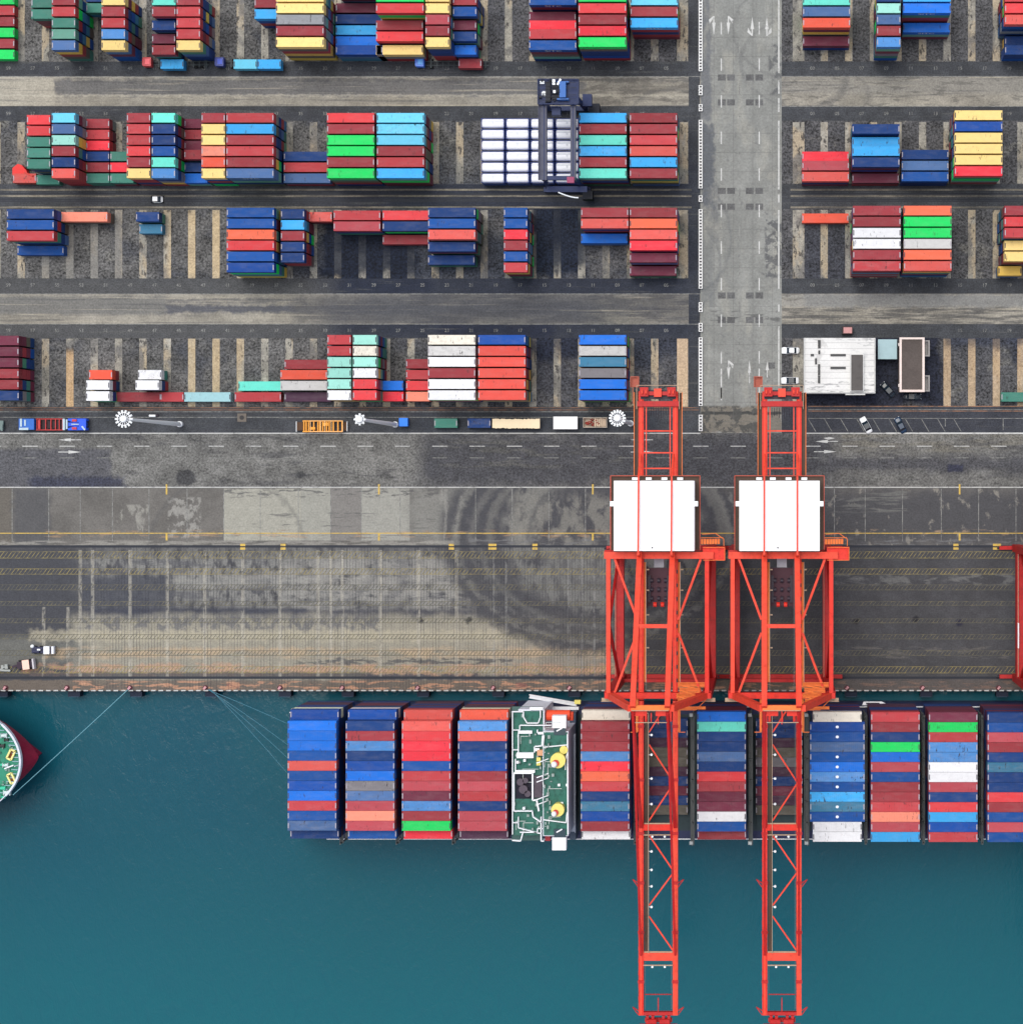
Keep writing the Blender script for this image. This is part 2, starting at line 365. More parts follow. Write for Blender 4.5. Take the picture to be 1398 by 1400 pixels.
# hatched quay
pq = [D((110,720,752,836), (132,131,127), 0.85, 26, 14, n=(9,20,0.36,0.56)), D((100,700,752,836), (90,90,93), 0.7, 20, 14, n=(60,9,0.50,0.60)),
      D((200,700,785,800), (146,143,136), 0.6, 10, 8, n=(60,8,0.4,0.6)),
      D((380,650,764,832), (146,144,138), 0.7, 16, 14, n=(34,10,0.38,0.54)), D((240,420,790,800), (140,139,134), 0.5, 5, 8),
      D((120,520,700,850), (92,92,94), 0.55, 3, 6, e=True, ring=0.95), D((160,560,690,870), (88,88,92), 0.5, 4, 6, e=True, ring=0.94),
      D((-500,110,752,868), (68,69,74), 0.9, 14, 14), D((110,235,785,834), (66,68,76), 0.85, 8, 10),
      D((110,420,832,840), (62,64,74), 0.9, 2.5, 2), D((420,700,834,840), (72,72,78), 0.8, 2.5, 3),
      D((100,690,842,930), (152,147,132), 0.85, 9, 10), D((660,860,842,930), (150,144,130), 0.85, 9, 10),
      D((740,860,884,930), (130,124,114), 0.8, 10, 10), D((-500,120,872,912), (112,112,106), 0.7, 12, 10),
      D((110,520,842,862), (96,96,100), 0.75, 5, 6, n=(10,14,0.42,0.56)),
      D((40,860,862,876), (176,168,146), 0.6, 4, 6), D((60,860,886,899), (186,160,128), 0.6, 4, 5, n=(60,10,0.36,0.55)),
      D((30,860,908,924), (184,142,114), 0.65, 3, 5, n=(40,10,0.40,0.58)), D((310,327,934,941), (214,76,72), 0.75, 1.5, 3), D((705,720,934,941), (206,64,66), 0.8, 1.5, 3), D((569,578,844,852), (40,40,44), 0.9, 2, 4, e=True), D((636,644,844,852), (44,44,46), 0.9, 2, 4, e=True), D((571,577,900,908), (44,44,50), 0.9, 2, 3, e=True), D((1166,1174,846,853), (36,36,42), 0.9, 2, 2, e=True), D((1247,1256,843,850), (30,30,36), 0.9, 2, 2, e=True), D((1306,1316,846,856), (44,44,60), 0.9, 2, 2, e=True),
      D((400,700,900,908), (80,80,82), 0.8, 2, 4, n=(26,6,0.46,0.54)), D((0,500,919,927), (72,72,76), 0.8, 2, 3),
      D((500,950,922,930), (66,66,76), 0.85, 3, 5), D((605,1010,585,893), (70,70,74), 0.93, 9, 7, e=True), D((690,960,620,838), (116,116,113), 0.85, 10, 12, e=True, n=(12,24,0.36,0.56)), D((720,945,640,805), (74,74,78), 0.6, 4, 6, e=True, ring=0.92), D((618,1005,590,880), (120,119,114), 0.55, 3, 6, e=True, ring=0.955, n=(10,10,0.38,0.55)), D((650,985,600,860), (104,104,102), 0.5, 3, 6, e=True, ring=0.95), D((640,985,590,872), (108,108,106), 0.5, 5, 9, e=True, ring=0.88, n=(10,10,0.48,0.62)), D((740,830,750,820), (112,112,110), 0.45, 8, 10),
      D((-500,1600,930,946), (108,98,88), 0.8, 1, 2), D((100,1600,931,943), (186,140,112), 0.8, n=(26,5,0.50,0.58)),
      D((1100,1600,925,946), (84,80,80), 0.75, 2, 2), D((1140,1500,784,800), (112,112,110), 0.65, n=(24,10,0.5,0.62)),
      D((1130,1500,884,900), (116,112,106), 0.45, n=(30,6,0.5,0.6))]
for xx in (60, 93, 110, 127, 178, 229, 280, 332, 383, 435, 452, 468, 520, 572, 624):
    y0 = 752 if xx > 105 else 830
    pq.append(D((xx-2.2, xx+2.2, y0, 925), (176,171,158), 0.5 if xx < 600 else 0.35, 0.7, 0, n=(6,16,0.36,0.54)))
for xx in (675, 692, 777, 795, 812):
    pq.append(D((xx-1.6, xx+1.6, 752, 925), (140,140,138), 0.45, 0.7, 0, n=(6,22,0.42,0.58)))
quay = ground_mat('quay_deck', (72, 72, 75), 0.17, 0.45, 0.14, seed=12, patches=pq, comb=(4.05, 110, 860, 0.55))
sheet('quay_apron', quay, BIGL, BIGR, 748, QE, 0.012)

# pads of pale concrete under the container slots
pad = ground_mat('tan_slot_beam', (146, 142, 132), 0.25, 0.5, 0.3, seed=14, patches=[
    D((-300,1500,-100,600), (172,156,130), 0.75, n=(50,90,0.46,0.56)), D((-300,1500,-100,600), (108,106,104), 0.8, n=(40,60,0.5,0.6), sd=2),
    D((-300,1500,-100,600), (62,60,60), 0.85, n=(6,12,0.55,0.62), sd=8),
    D((230,330,290,380), (196,174,138), 0.7, 8), D((80,110,480,560), (196,160,116), 0.7, 6), D((250,330,460,560), (186,164,128), 0.6, 8),
    D((1280,1400,460,560), (186,156,120), 0.6, 8), D((900,945,460,560), (198,172,142), 0.8, 6), D((444,572,296,377), (22,29,44), 0.98, 8, 14), D((728,800,272,364), (26,34,50), 0.97, 8, 12), D((640,790,440,486), (50,54,66), 0.8, 10, 14), D((380,960,230,400), (74,76,80), 0.6, 40, 20, n=(130,50,0.42,0.58), sd=21), D((1290,1398,440,475), (54,58,70), 0.7, 8, 10), D((40,170,284,385), (124,122,118), 0.8, 8)])  # dark washes paint the wet pools and stack shadows over the beams
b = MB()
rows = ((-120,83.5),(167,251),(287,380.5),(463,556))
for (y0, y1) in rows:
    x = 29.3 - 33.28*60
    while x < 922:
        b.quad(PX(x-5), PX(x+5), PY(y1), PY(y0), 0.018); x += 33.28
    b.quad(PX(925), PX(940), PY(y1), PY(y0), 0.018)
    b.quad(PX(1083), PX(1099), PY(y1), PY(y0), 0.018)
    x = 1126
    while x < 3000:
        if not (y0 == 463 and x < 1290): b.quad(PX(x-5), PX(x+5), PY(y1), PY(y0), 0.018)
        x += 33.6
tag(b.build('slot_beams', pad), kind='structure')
# thin steel/stone lines along the yard
def worn(name, c, thr=(0.42, 0.56), under=(78,78,80), sx=1.2, o=0.85, sy=1.2):
    t = NT(name); m = t.mr(t.noise(sx, sy, len(name), 4, 0.7), thr[0], thr[1])
    col = t.mix(t.ma('MULTIPLY', m, o), A(*c), A(*under)); return t.done(col, 0.7)
white = worn('worn_white_paint', (200,200,197), (0.48,0.72), (120,120,118))
faint = worn('faint_white_paint', (146,146,142), (0.40,0.60), (96,96,94))
yellow = worn('worn_yellow_paint', (205,172,84), (0.48,0.72), (140,126,90))
fyellow = worn('faded_yellow_hatch', (150,136,84), (0.40,0.60), (84,82,76), 2.0)
fyellow2 = worn('very_faded_hatch', (116,110,84), (0.36,0.56), (76,76,74), 2.0)
orange_line = worn('rusty_line', (168,120,88), (0.42,0.62), (88,80,76), 3.0)
Z = 0.030
b = MB()
def hl(m, x0, x1, y, w, z=Z): m.quad(PX(x0), PX(x1), PY(y+w/2), PY(y-w/2), z)
def vl(m, x, y0, y1, w, z=Z): m.quad(PX(x-w/2), PX(x+w/2), PY(y1), PY(y0), z)
hl(b, BIGL, 957, 592.3, 1.3); hl(b, 1102, 1210, 592.3, 1.3); hl(b, 1210, BIGR, 592.3, 1.9); hl(b, BIGL, BIGR, 666.2, 1.15)
for x0 in [-20+50.9*i for i in range(-20, 60)]:
    if 870 < x0 < 925 or 1040 < x0 < 1095: continue
    hl(b, x0, x0+21, 610, 1.0)
# central road lines
for y0 in range(-900, 560, 25):
    vl(b, 1037.3, y0+5, y0+26-4, 1.6) if (y0//25) % 2 else None
    vl(b, 985.5, y0+5, y0+26-4, 1.6) if (y0//25) % 2 else None
vl(b, 985.5, 504, 545, 1.8); vl(b, 1037.3, 504, 530, 1.6)
for (y0, y1) in ((-900,100),(110,128),(134,153),(165,259),(266,277),(287,395),(416,426),(446,528)): vl(b, 1064, y0, y1, 1.8)
def arrow(m, x, y, dx, dy, ln, hw, sw=1.1):
    """painted arrow from (x,y), ln photo pixels long"""
    ux, uy = dx, dy; nx, ny = -dy, dx; hb = ln*0.55
    q = lambda a, c: (PX(x+ux*a+nx*c), PY(y+uy*a+ny*c))
    m.poly([q(0,-sw/2), q(ln-hb,-sw/2), q(ln-hb,sw/2), q(0,sw/2)], Z)
    m.poly([q(ln-hb,-hw/2), q(ln,0), q(ln-hb,hw/2)], Z)
for (x, y, dx) in ((111,601.3,-1),(80,618,1),(892,601.3,-1),(862,618,1),(1145,603.5,-1),(1112,617.5,1)): arrow(b, x, y, dx, 0, 31, 4.6)
def bent(m, x, y, s=1, f=1):
    q = lambda a, c: (PX(x+a*s), PY(y+c*f))
    m.poly([q(0,0), q(1.6,0), q(1.6,15), q(0,15)], Z); m.poly([q(-1.6,9), q(0.8,26), q(3.2,9)], Z+0.004)
    m.poly([q(0,0), q(1.6,0), q(-5,11), q(-6,5)], Z+0.008)
bent(b, 974.5, 22); bent(b, 996, 22, -1); bent(b, 1027, 49, 1, -1); bent(b, 1048.5, 49, -1, -1); bent(b, 996.3, 493, -1, 1)
arrow(b, 1024, 524, 0, -1, 32, 4.2); arrow(b, 1048.3, 516, 0, -1, 22, 4.2)
b.poly([(PX(1132),PY(601)),(PX(1141),PY(599)),(PX(1133),PY(597.5)),(PX(1125),PY(599))], Z+0.006)
tag(b.build('white_road_markings', white), kind='structure')
b = MB()
for x0 in [-20+50.9*i for i in range(-20, 60)]: hl(b, x0, x0+20, 626, 0.9)
for x in (1018,): 
    for y0 in range(-900, 540, 50): vl(b, 1010.5, y0+8, y0+30, 1.1)
for y in (563, 570.5): hl(b, BIGL, 870, y, 0.8)
for y in (558, 570): hl(b, 1104, BIGR, y+2, 0.7)
for i in range(10): b.poly([(PX(1104+23.4*i/1.06),PY(573)),(PX(1105+23.4*i/1.06),PY(573)),(PX(1115+23.4*i/1.06),PY(590)),(PX(1114+23.4*i/1.06),PY(590))], Z)
vl(b, 1291.5, 573, 583, 1); vl(b, 1370.5, 573, 588, 1); hl(b, BIGL, 957, 104.6, 0.8); hl(b, BIGL, 957, 401.8, 0.8); hl(b, BIGL, 957, 443.2, 0.8)
hl(b, 1068, BIGR, 104.4, 0.8); hl(b, 1068, BIGR, 145.5, 0.8)
for x in (17,67,110,154,204,256,306,356,408,452,494,547,650,700,750,800,1140,1182,1233,1286,1337,1388): vl(b, x, 668, 740, 0.9)
tag(b.build('faint_road_markings', faint), kind='structure')
b = MB(); hl(b, BIGL, BIGR, 729, 1.2)
for x in (228, 518, 810, 1311):
    vl(b, x, 662, 676, 2.2, Z+0.006); vl(b, x, 729.8, 739, 2.6, Z+0.006)
for x in (332, 387, 617, 673, 731, 1306, 1362):
    w = 11 if x in (673, 1362) else 7
    for yy in (745, 750): b.quad(PX(x-w/2), PX(x+w/2), PY(yy+1.6), PY(yy-1.6), Z+0.012)
tag(b.build('yellow_quay_lines', yellow), kind='structure')
def hatch(m, y0, y1, x0=-260, x1=1700, per=5.4):
    hl(m, x0, x1, y0, 0.6); hl(m, x0, x1, y1, 0.7)
    x = x0; h = (y1-y0)
    while x < x1:
        m.poly([(PX(x),PY(y1-0.3)),(PX(x+1.0),PY(y1-0.3)),(PX(x+1.0+h*0.7),PY(y0+0.3)),(PX(x+h*0.7),PY(y0+0.3))], Z+0.004); x += per
b = MB()
for (y0, y1) in ((754.3,763),(777.7,785),(911.5,920)): hatch(b, y0, y1)
tag(b.build('yellow_hatched_bands', fyellow), kind='structure')
b = MB()
for (y0, y1) in ((799.5,806.5),(822.5,827.5),(846,851.5),(867.5,873.5),(889.5,896)): hatch(b, y0, y1)
tag(b.build('faded_hatched_bands', fyellow2), kind='structure')
b = MB()
for y in (557.5, 560.5): hl(b, BIGL, 955, y, 0.7)
for y in (555.5, 562): hl(b, 1104, BIGR, y, 0.9)
tag(b.build('kerb_lines', orange_line), kind='structure')
# rails of the quay cranes
b = MB()
for y in (747, 926.5):
    b.box(PX(BIGL), PX(BIGR), PY(y+1.6), PY(y-1.6), 0.0, 0.022)
    b.box(PX(BIGL), PX(BIGR), PY(y)-0.07, PY(y)+0.07, 0.022, 0.06)
tag(b.build('crane_rails', rail_dark), kind='structure')
# darker paved squares in the central road
b = MB()
for y in (106, 140, 261, 282.5, 404, 437.5):
    for x in (986.2, 998.8, 1024.4, 1037.3): b.quad(PX(x-5.3), PX(x+5.3), PY(y+4.2), PY(y-4.2), 0.024)
b.quad(PX(1050), PX(1059), PY(504), PY(495.5), 0.024)
tag(b.build('asphalt_squares', ground_mat('asphalt_patch', (98,98,98), 0.25, 0.5, 0.2, seed=21)), kind='structure')
# painted row numbers
def text_mesh(body, size, font_off=0.0):
    cu = bpy.data.curves.new('t', 'FONT'); cu.body = body; cu.size = size; cu.align_x = 'CENTER'; cu.align_y = 'CENTER'
    o = bpy.data.objects.new('t', cu); COL.objects.link(o)
    dg = bpy.context.evaluated_depsgraph_get(); me = o.evaluated_get(dg).to_mesh()
    vs = [v.co.copy() for v in me.vertices]; fs = [tuple(p.vertices) for p in me.polygons]
    bpy.data.objects.remove(o); return vs, fs
TX = {}
def text_to(m, body, size, fn):
    key = (body, size)
    if key not in TX: TX[key] = text_mesh(body, size)
    vs, fs = TX[key]
    m._add([fn(v) for v in vs], fs)
b = MB()
for ri, yy in enumerate((93.5, 155.5, 390, 452)):
    for i in range(-2, 28):
        x = 45 + 33.28*i
        if x > 935: continue
        num = '%02d' % (57 - 2*i if 57-2*i > 0 else 1)
        c = P(x, yy); text_to(b, num, 1.25, lambda v, c=c: (c.x+v.x, c.y+v.y, Z))
    for i in range(0, 12):
        x = 1110 + 33.6*i
        if ri == 3 and x < 1300: continue
        c = P(x, yy); text_to(b, '%02d' % (2*i+3), 1.25, lambda v, c=c: (c.x+v.x, c.y+v.y, Z))
tag(b.build('painted_row_numbers', faint), kind='structure')

# quay wall, coping dashes
qw = ground_mat('quay_wall_concrete', (84,80,76), 0.3, 0.5, 0.3, seed=23)
b = MB(); b.box(PX(BIGL), PX(BIGR), PY(QE), PY(QE)+6, -14, -0.01)
tag(b.build('quay_wall', qw), 'grey concrete quay wall dropping into the harbour water', 'wall')
b = MB(); x = -900
while x < 2400:
    b.box(PX(x), PX(x+6.2), PY(QE)-0.06, PY(QE)+0.24, 0.0, 0.16); x += 10.25
tag(b.build('white_coping_dashes', paint('coping_white', (198,198,196), 0.7, 0.7)), kind='structure')

# water
t = NT('harbour_water')
n1 = t.noise(60, 90, 2, 3, 0.5); n2 = t.noise(2.5, 4.5, 5, 4, 0.65, 0.6); n3 = t.noise(0.7, 1.1, 8, 3, 0.6)
x, y = t.xy()
ca = t.mix(t.mr(n1, 0.3, 0.7), (0.004,0.054,0.084,1), (0.006,0.068,0.090,1))
ca = t.mix(t.mr(t.ma('ADD', y, t.ma('MULTIPLY', n1, 50.0)), PY(1420)+20, PY(1080)+25, 0.8, 0.0), ca, (0.007,0.098,0.122,1))
ca = t.mix(t.mr(n2, 0.35, 0.75, 0.0, 0.28), ca, (0.008,0.072,0.104,1))
hs = t.n('ShaderNodeBump'); hs.inputs['Strength'].default_value = 0.42; hs.inputs['Distance'].default_value = 0.25
hh = t.ma('ADD', t.ma('MULTIPLY', n2, 1.0), t.ma('MULTIPLY', n3, 0.35)); t.l(hh, hs.inputs['Height']); t.l(hs.outputs[0], t.b.inputs['Normal'])
t.b.inputs['IOR'].default_value = 1.33; t.b.inputs['Specular IOR Level'].default_value = 0.4
water = t.done(ca, 0.12)
tag(MB().quad(PX(BIGL), PX(BIGR), PY(14000), PY(QE)+3, -4.5).build('water', water), kind='structure')
# ================================================================== CONTAINERS
PAL = {
 'M': ((154,54,62),'maroon'), 'r': ((190,62,68),'dull red'), 'R': ((224,60,66),'red'), 'Q': ((236,44,62),'bright red'),
 'O': ((244,108,74),'orange'), 'o': ((236,88,62),'orange-red'), 'q': ((222,88,80),'coral'), 'D': ((112,46,66),'dark maroon'),
 'N': ((20,60,120),'navy'), 'B': ((12,78,154),'blue'), 'b': ((0,110,216),'bright blue'), 'S': ((52,168,234),'sky-blue'),
 'C': ((104,206,238),'pale cyan'), 'A': ((104,226,204),'aqua'), 'a': ((158,224,208),'pale mint'), 'G': ((8,214,96),'green'),
 'T': ((66,130,114),'teal'), 't': ((104,160,142),'pale teal'), 'Y': ((250,216,134),'yellow'), 'y': ((226,186,84),'dull yellow'),
 'W': ((238,238,240),'white'), 'g': ((150,152,156),'grey'), 's': ((74,108,158),'slate-blue'), 'L': ((76,140,206),'light blue'),
 'P': ((184,72,82),'pink'), 'p': ((244,140,114),'salmon'), 'c': ((232,224,208),'cream'), 'd': ((80,50,72),'dark plum'),
 'u': ((60,124,158),'teal-blue'), 'h': ((205,203,200),'pale grey'), 'n': ((8,72,156),'deep blue'), 'e': ((128,124,128),'dark grey'),
 'x': ((228,80,68),'tomato red'), 'v': ((168,214,220),'pale blue'), 'k': ((100,94,84),'brown'),
}
def container_mat(name, dirt):
    t = NT(name)
    oi = t.n('ShaderNodeObjectInfo'); tc = t.n('ShaderNodeTexCoord')
    add = t.n('ShaderNodeVectorMath', operation='ADD'); t.l(tc.outputs['Object'], add.inputs[0])
    sc = t.n('ShaderNodeVectorMath', operation='SCALE'); cmb = t.n('ShaderNodeCombineXYZ')
    for i in range(3): t.l(oi.outputs['Random'], cmb.inputs[i])
    t.l(cmb.outputs[0], sc.inputs[0]); sc.inputs['Scale'].default_value = 173.0; t.l(sc.outputs[0], add.inputs[1])
    src = add.outputs[0]
    col = oi.outputs['Color']
    hsv = t.n('ShaderNodeHueSaturation'); t.l(col, hsv.inputs['Color'])
    t.l(t.mr(oi.outputs['Random'], 0, 1, 0.80, 1.02, False), hsv.inputs['Value']); hsv.inputs['Saturation'].default_value = 0.98
    c0 = hsv.outputs[0]
    # faded patches along the roof, rust and dark marks
    fade = t.mr(t.noise(3.5, 1.2, 3, 4, 0.6, 0, src), 0.4, 0.75)
    c1 = t.mix(t.ma('MULTIPLY', fade, 0.045*dirt), c0, (0.55,0.52,0.50,1))
    streak = t.mr(t.noise(0.45, 1.8, 9, 4, 0.75, 0, src), 0.57, 0.66)
    few = t.mr(t.noise(2.6, 2.6, 21, 2, 0.5, 0, src), 0.50, 0.60)
    c2 = t.mix(t.ma('MULTIPLY', t.ma('MULTIPLY', streak, few), 0.75*dirt), c1, (0.035,0.028,0.03,1))
    grime = t.mr(t.noise(1.4, 0.9, 33, 5, 0.75, 0, src), 0.40, 0.70)
    c2 = t.mix(t.ma('MULTIPLY', grime, 0.12*dirt), c2, (0.10,0.09,0.09,1))
    rust = t.mr(t.noise(0.9, 0.7, 14, 4, 0.7, 0, src), 0.66, 0.74)
    c3 = t.mix(t.ma('MULTIPLY', rust, 0.25*dirt), c2, (0.16,0.06,0.035,1))
    # roof corrugation
    sx = t.n('ShaderNodeSeparateXYZ'); t.l(tc.outputs['Object'], sx.inputs[0])
    w = t.ma('SINE', t.ma('MULTIPLY', sx.outputs[0], 2*math.pi/0.42))
    t.bump(w, 0.22, 0.03)
    t.b.inputs['Specular IOR Level'].default_value = 0.12
    return t.done(c3, 0.6)
cont = container_mat('painted_container_steel', 1.0)
contw = container_mat('painted_container_steel_weathered', 2.1)
fit = paint('corner_fitting_grey', (170,164,172), 0.6, 0.3)
fitd = paint('corner_fitting_dark', (74,72,80), 0.6, 0.2)
CH, CW = 2.6, 2.438
def container_mesh(L, name):
    m = MB(); h = CH-0.04; w2 = CW/2; l2 = L/2
    # corner posts, rails
    for sx in (-1,1):
        for sy in (-1,1): m.box(sx*l2, sx*(l2-0.16), sy*w2, sy*(w2-0.16), 0.12, h-0.12)
    for sy in (-1,1):
        m.box(-l2+0.18, l2-0.18, sy*w2, sy*(w2-0.07), h-0.10, h-0.015); m.box(-l2+0.18, l2-0.18, sy*w2, sy*(w2-0.10), 0.02, 0.16)
    for sx in (-1,1):
        m.box(sx*l2, sx*(l2-0.10), -w2+0.18, w2-0.18, h-0.12, h-0.02); m.box(sx*l2, sx*(l2-0.10), -w2+0.18, w2-0.18, 0.02, 0.16)
    # corrugated side walls
    n = int(L/0.28/2)*2; pts = []
    x = -l2+0.16; step = (L-0.32)/n
    for i in range(n):
        d = 0.0 if i % 2 else 0.035
        pts += [(x+i*step+0.04, d), (x+(i+1)*step-0.03, d)]
    for sy in (-1,1):
        v = []
        for px_, d in pts:
            yy = sy*(w2-0.02-d); v += [(px_, yy, 0.14), (px_, yy, h-0.08)]
        f = []
        for i in range(len(pts)-1):
            q = (2*i, 2*i+2, 2*i+3, 2*i+1); f.append(q if sy < 0 else q[::-1])
        m._add(v, f)
    # front wall, floor and roof
    m.box(-l2+0.04, -l2+0.12, -w2+0.14, w2-0.14, 0.14, h-0.10)
    m.box(-l2+0.12, l2-0.09, -w2+0.10, w2-0.10, 0.05, 0.13)
    m.quad(-l2+0.09, l2-0.09, -w2+0.065, w2-0.065, h-0.03)
    return m
def build_container(L, name, castmat):
    body = container_mesh(L, name).build(name, cont)
    l2 = L/2; w2 = CW/2; h = CH-0.04
    for sx in (-1, 1):
        e = MB()
        for sy in (-1,1):
            for z in (0.0, h-0.12): e.box(sx*(l2+0.004), sx*(l2-0.178), sy*(w2+0.004), sy*(w2-0.162), z, z+0.12)
            e.box(sx*(l2+0.004), sx*(l2-0.06), sy*(w2+0.004), sy*(w2-0.08), 0.1201, h-0.1201)
        e.box(sx*(l2+0.006), sx*(l2-0.05), -w2+0.17, w2-0.17, h-0.10, h-0.008)
        e.box(sx*(l2-0.052), sx*(l2-0.30), -0.66, 0.66, h-0.022, h-0.006)
        ef = e.build('end_frame', cont, body); ef.data.materials.append(castmat)
        for p in ef.data.polygons[-6:]: p.material_index = 1
    d = MB(); x = l2-0.06
    for s in (-1,1):
        d.box(x-0.03, x+0.02, s*0.02, s*(w2-0.17), 0.17, h-0.13)
        for q in (0.3, 0.8): d.tube((x+0.045, s*q, 0.2), (x+0.045, s*q, h-0.15), 0.022, 6)
    d.build('doors', cont, body)
    return body
PROTO = {}
def proto(L, dark):
    key = (L, dark)
    if key not in PROTO:
        nm = 'shipping_container' if L > 10 else 'short_container'
        PROTO[key] = [build_container(L, nm, fitd if dark else fit), False]
    return PROTO[key]
LONG, SHORT = 12.192, 6.058
LIGHT = set('WcYyCaASgbOGv')
NCONT = [0]
SIDE_TEXT_MAT = paint('white_lettering', (232,234,238), 0.6, 0.1)
def container(L, code, x, y, ztop, label, group, weathered=False, mark=None, rz=0.0):
    pr = proto(L, code in LIGHT)
    root = pr[0]
    if not pr[1]: o = root; pr[1] = True; kids = list(o.children)
    else:
        o = root.copy(); COL.objects.link(o); kids = []
        for ch in root.children:
            if ch.name.startswith(('end_frame', 'doors')):
                c = ch.copy(); COL.objects.link(c); c.parent = o; kids.append(c)
    o.location = (x, y, ztop-CH); o.rotation_euler = (0,0,rz)
    c, cname = PAL[code]
    jit = random.uniform(0.94, 1.06)
    col = tuple(min(0.9, v*jit) for v in A(*c)[:3]) + (1,)
    o.color = col
    for k in kids: k.color = col
    if weathered:
        o.material_slots[0].link = 'OBJECT'; o.material_slots[0].material = contw
    tag(o, label, 'container' if L > 10 else 'short container', group)
    NCONT[0] += 1
    if mark: marks_todo.append((o, mark, L, code))
    return o
marks_todo = []
ORD = ['first','second','third','fourth','fifth','sixth','seventh','eighth','ninth','tenth','eleventh','twelfth','thirteenth','fourteenth','fifteenth','sixteenth','seventeenth','eighteenth','nineteenth','twentieth']
def ztop(t):
    return t*2.65 + (0.8 if t >= 6 else 0) + 0.02
# yard rows: photo rows of the six slots measured on five-high stacks
ROWY = {1: [0.2, 15.6, 31, 46.3, 61.7], 2: [160.9,176.1,191.3,206.4,221.6,236.8], 3: [290.4,305.4,320.5,335.5,350.5,365.6], 4: [464.4,479.6,494.7,509.9,525,540.2]}
def sloty(b, k):
    if b == 1: r = -15 + 15.35*k if k == 0 else ROWY[1][k-1]
    else: r = ROWY[b][k]
    return PY(r, ztop(5))
# (left edge of the roof, length, roof per slot "colour+tiers")
S_, L_ = 'S', 'L'
YARD = {
1: [(-11.5,S_,'G1 r1 M1 G1 M1 G1'), (43,S_,'- T4 T4 - - -'), (71,S_,'- M5 r5 T5 t5 s5'), (118,S_,'N2 T2 - - - -'),
    (139,S_,'- Y5 M5 r5 L5 Y5'), (208,S_,'- A5 M5 N4 D3 M3'), (241.5,S_,'- M5 r5 r5 r5 Y5'), (348,S_,'- M4 S4 - - -'),
    (377.5,L_,'- Y6 Y6 g6 M6 Y6'), (459,L_,'B5! D2 N2 S2 b2 n3'), (514,L_,'- G6 R6 M4 R4 Y3'), (581.5,S_,'- Y6 Y6 P6 M6 Y6'),
    (619,S_,'- M5 B5 D4 N4 b3'), (723,L_,'- B5! D3 Q4 r5 B5!'), (790.5,L_,'- G6 R6 M6 Q6 G6'), (861.5,L_,'- C5 M5 S5! - -'),
    (1097,L_,'- A5 s5 o5 D2 -'), (1198,S_,'- N6 a6 s6 M6 L6'), (1234,L_,'- S6 b6! b3! - -'), (1373,L_,'- r6 R6 q6 N2 N3')],
2: [(37,S_,'R4 R4 T4 T4 T4 -'), (50,S_,'- - - - - T1'), (71,S_,'C5 s5 a5 M5 N5 q5'), (118,S_,'M2 r2 Q2 N2 M2 T2'), (151,S_,'- - - T2 Q2 T2'),
    (173.5,S_,'M5 r5 r5 R5 M5 Y5'), (207.5,S_,'A5 N5 N5 B5 A5 L5'), (252,S_,'D2 M2 D2 M3 N2 b2'), (275.5,S_,'M5 Y5 Y5 p5 o5 Y5'),
    (309.5,L_,'r5 S5 M5 r5 M5 s5!'), (388,L_,'- - - N2 r2 s2'), (447,L_,'R5 M5 G5 G5 M5 G5'), (515,L_,'C5 C5 C5 M5 r5 S5'),
    (791.5,L_,'S5 M5 A5 S5 M5 A5'), (860.5,L_,'M5 M5 r5 q5 S5 M5'),
    (1096,L_,'- - - Q2 P3 q3'), (1164.5,L_,'- N5 S4 S5 N5 D2'), (1232,L_,'- - - N3 s3 B3'), (1304.5,L_,'Y6 n6 Y6 Y6 Y6 Q6')],
3: [(9.5,L_,'N4 B4 r4 - - -'), (24,L_,'- - - B1 - -'), (83.5,L_,'p2 - - - - -'), (186,S_,'N2 - - - - -'), (190.5,S_,'- u1 - - - -'),
    (310,L_,'B5 B5 O5 R5 B5 n5'), (384,S_,'N4 S4 M4 N4 N4 -'), (422,S_,'q2 - - - - -'), (456,L_,'r3 P3 - - - -'), (523,L_,'R3 N3 M1 - - -'),
    (585,L_,'N5 B5 q5 N4 N2 -'), (688.5,S_,'B5 B5 Q5 M5 B5 r5'), (794,L_,'M5 q5 b2 - - -'), (860.5,L_,'M5 O5 q5 Q5 D4 D2'),
    (1096,L_,'o1 - - - - -'), (1165.5,L_,'M6 M6 W6 W6 M6 r6'), (1235,L_,'O6 G6 G6 h6 O6 q6'), (1372.5,L_,'M6 R6 r6 Y5 Y5 -'), (1364,S_,'- - - - - y2')],
4: [(-38.5,L_,'D4 D4 D4 M4 M4 -'), (-6,S_,'- - - - - N4'), (122,S_,'- - - o2 - -'), (118,S_,'- - - - W3 W3'), (157,L_,'- - - - - M1'),
    (219.5,S_,'- - - - - r1'), (189,S_,'- - - W2 - -'), (185.5,S_,'- - - - W3 -'), (252,L_,'- - - - - v1'), (321,L_,'- - - - - r1'), (326,L_,'- - - - A1 -'),
    (389,L_,'- - M1 - - d1'), (383.5,L_,'- - - o2 h2 -'), (447.5,S_,'r5 r5 a5 a5 a5 W5'), (482.5,S_,'a5 c5 a5 W5 R5 R5'), (519.5,S_,'- - - - b2 Q2'),
    (555,S_,'- - M2 r2 R2 p2'), (585,L_,'c5 h5 W5 M5 W5 W5'), (653.5,L_,'n5 x5 x5 x5 x5 x5'), (791,L_,'b5 h5 u5 e5 b5 b5'),
    (1368,L_,'- - - - - T1')],
}
BLOCKN = {1: 'top yard row', 2: 'second yard row', 3: 'third yard row', 4: 'fourth yard row'}
LOWER = MB()
lower_codes = 'MMMDDDNNNsTTektuByGk'
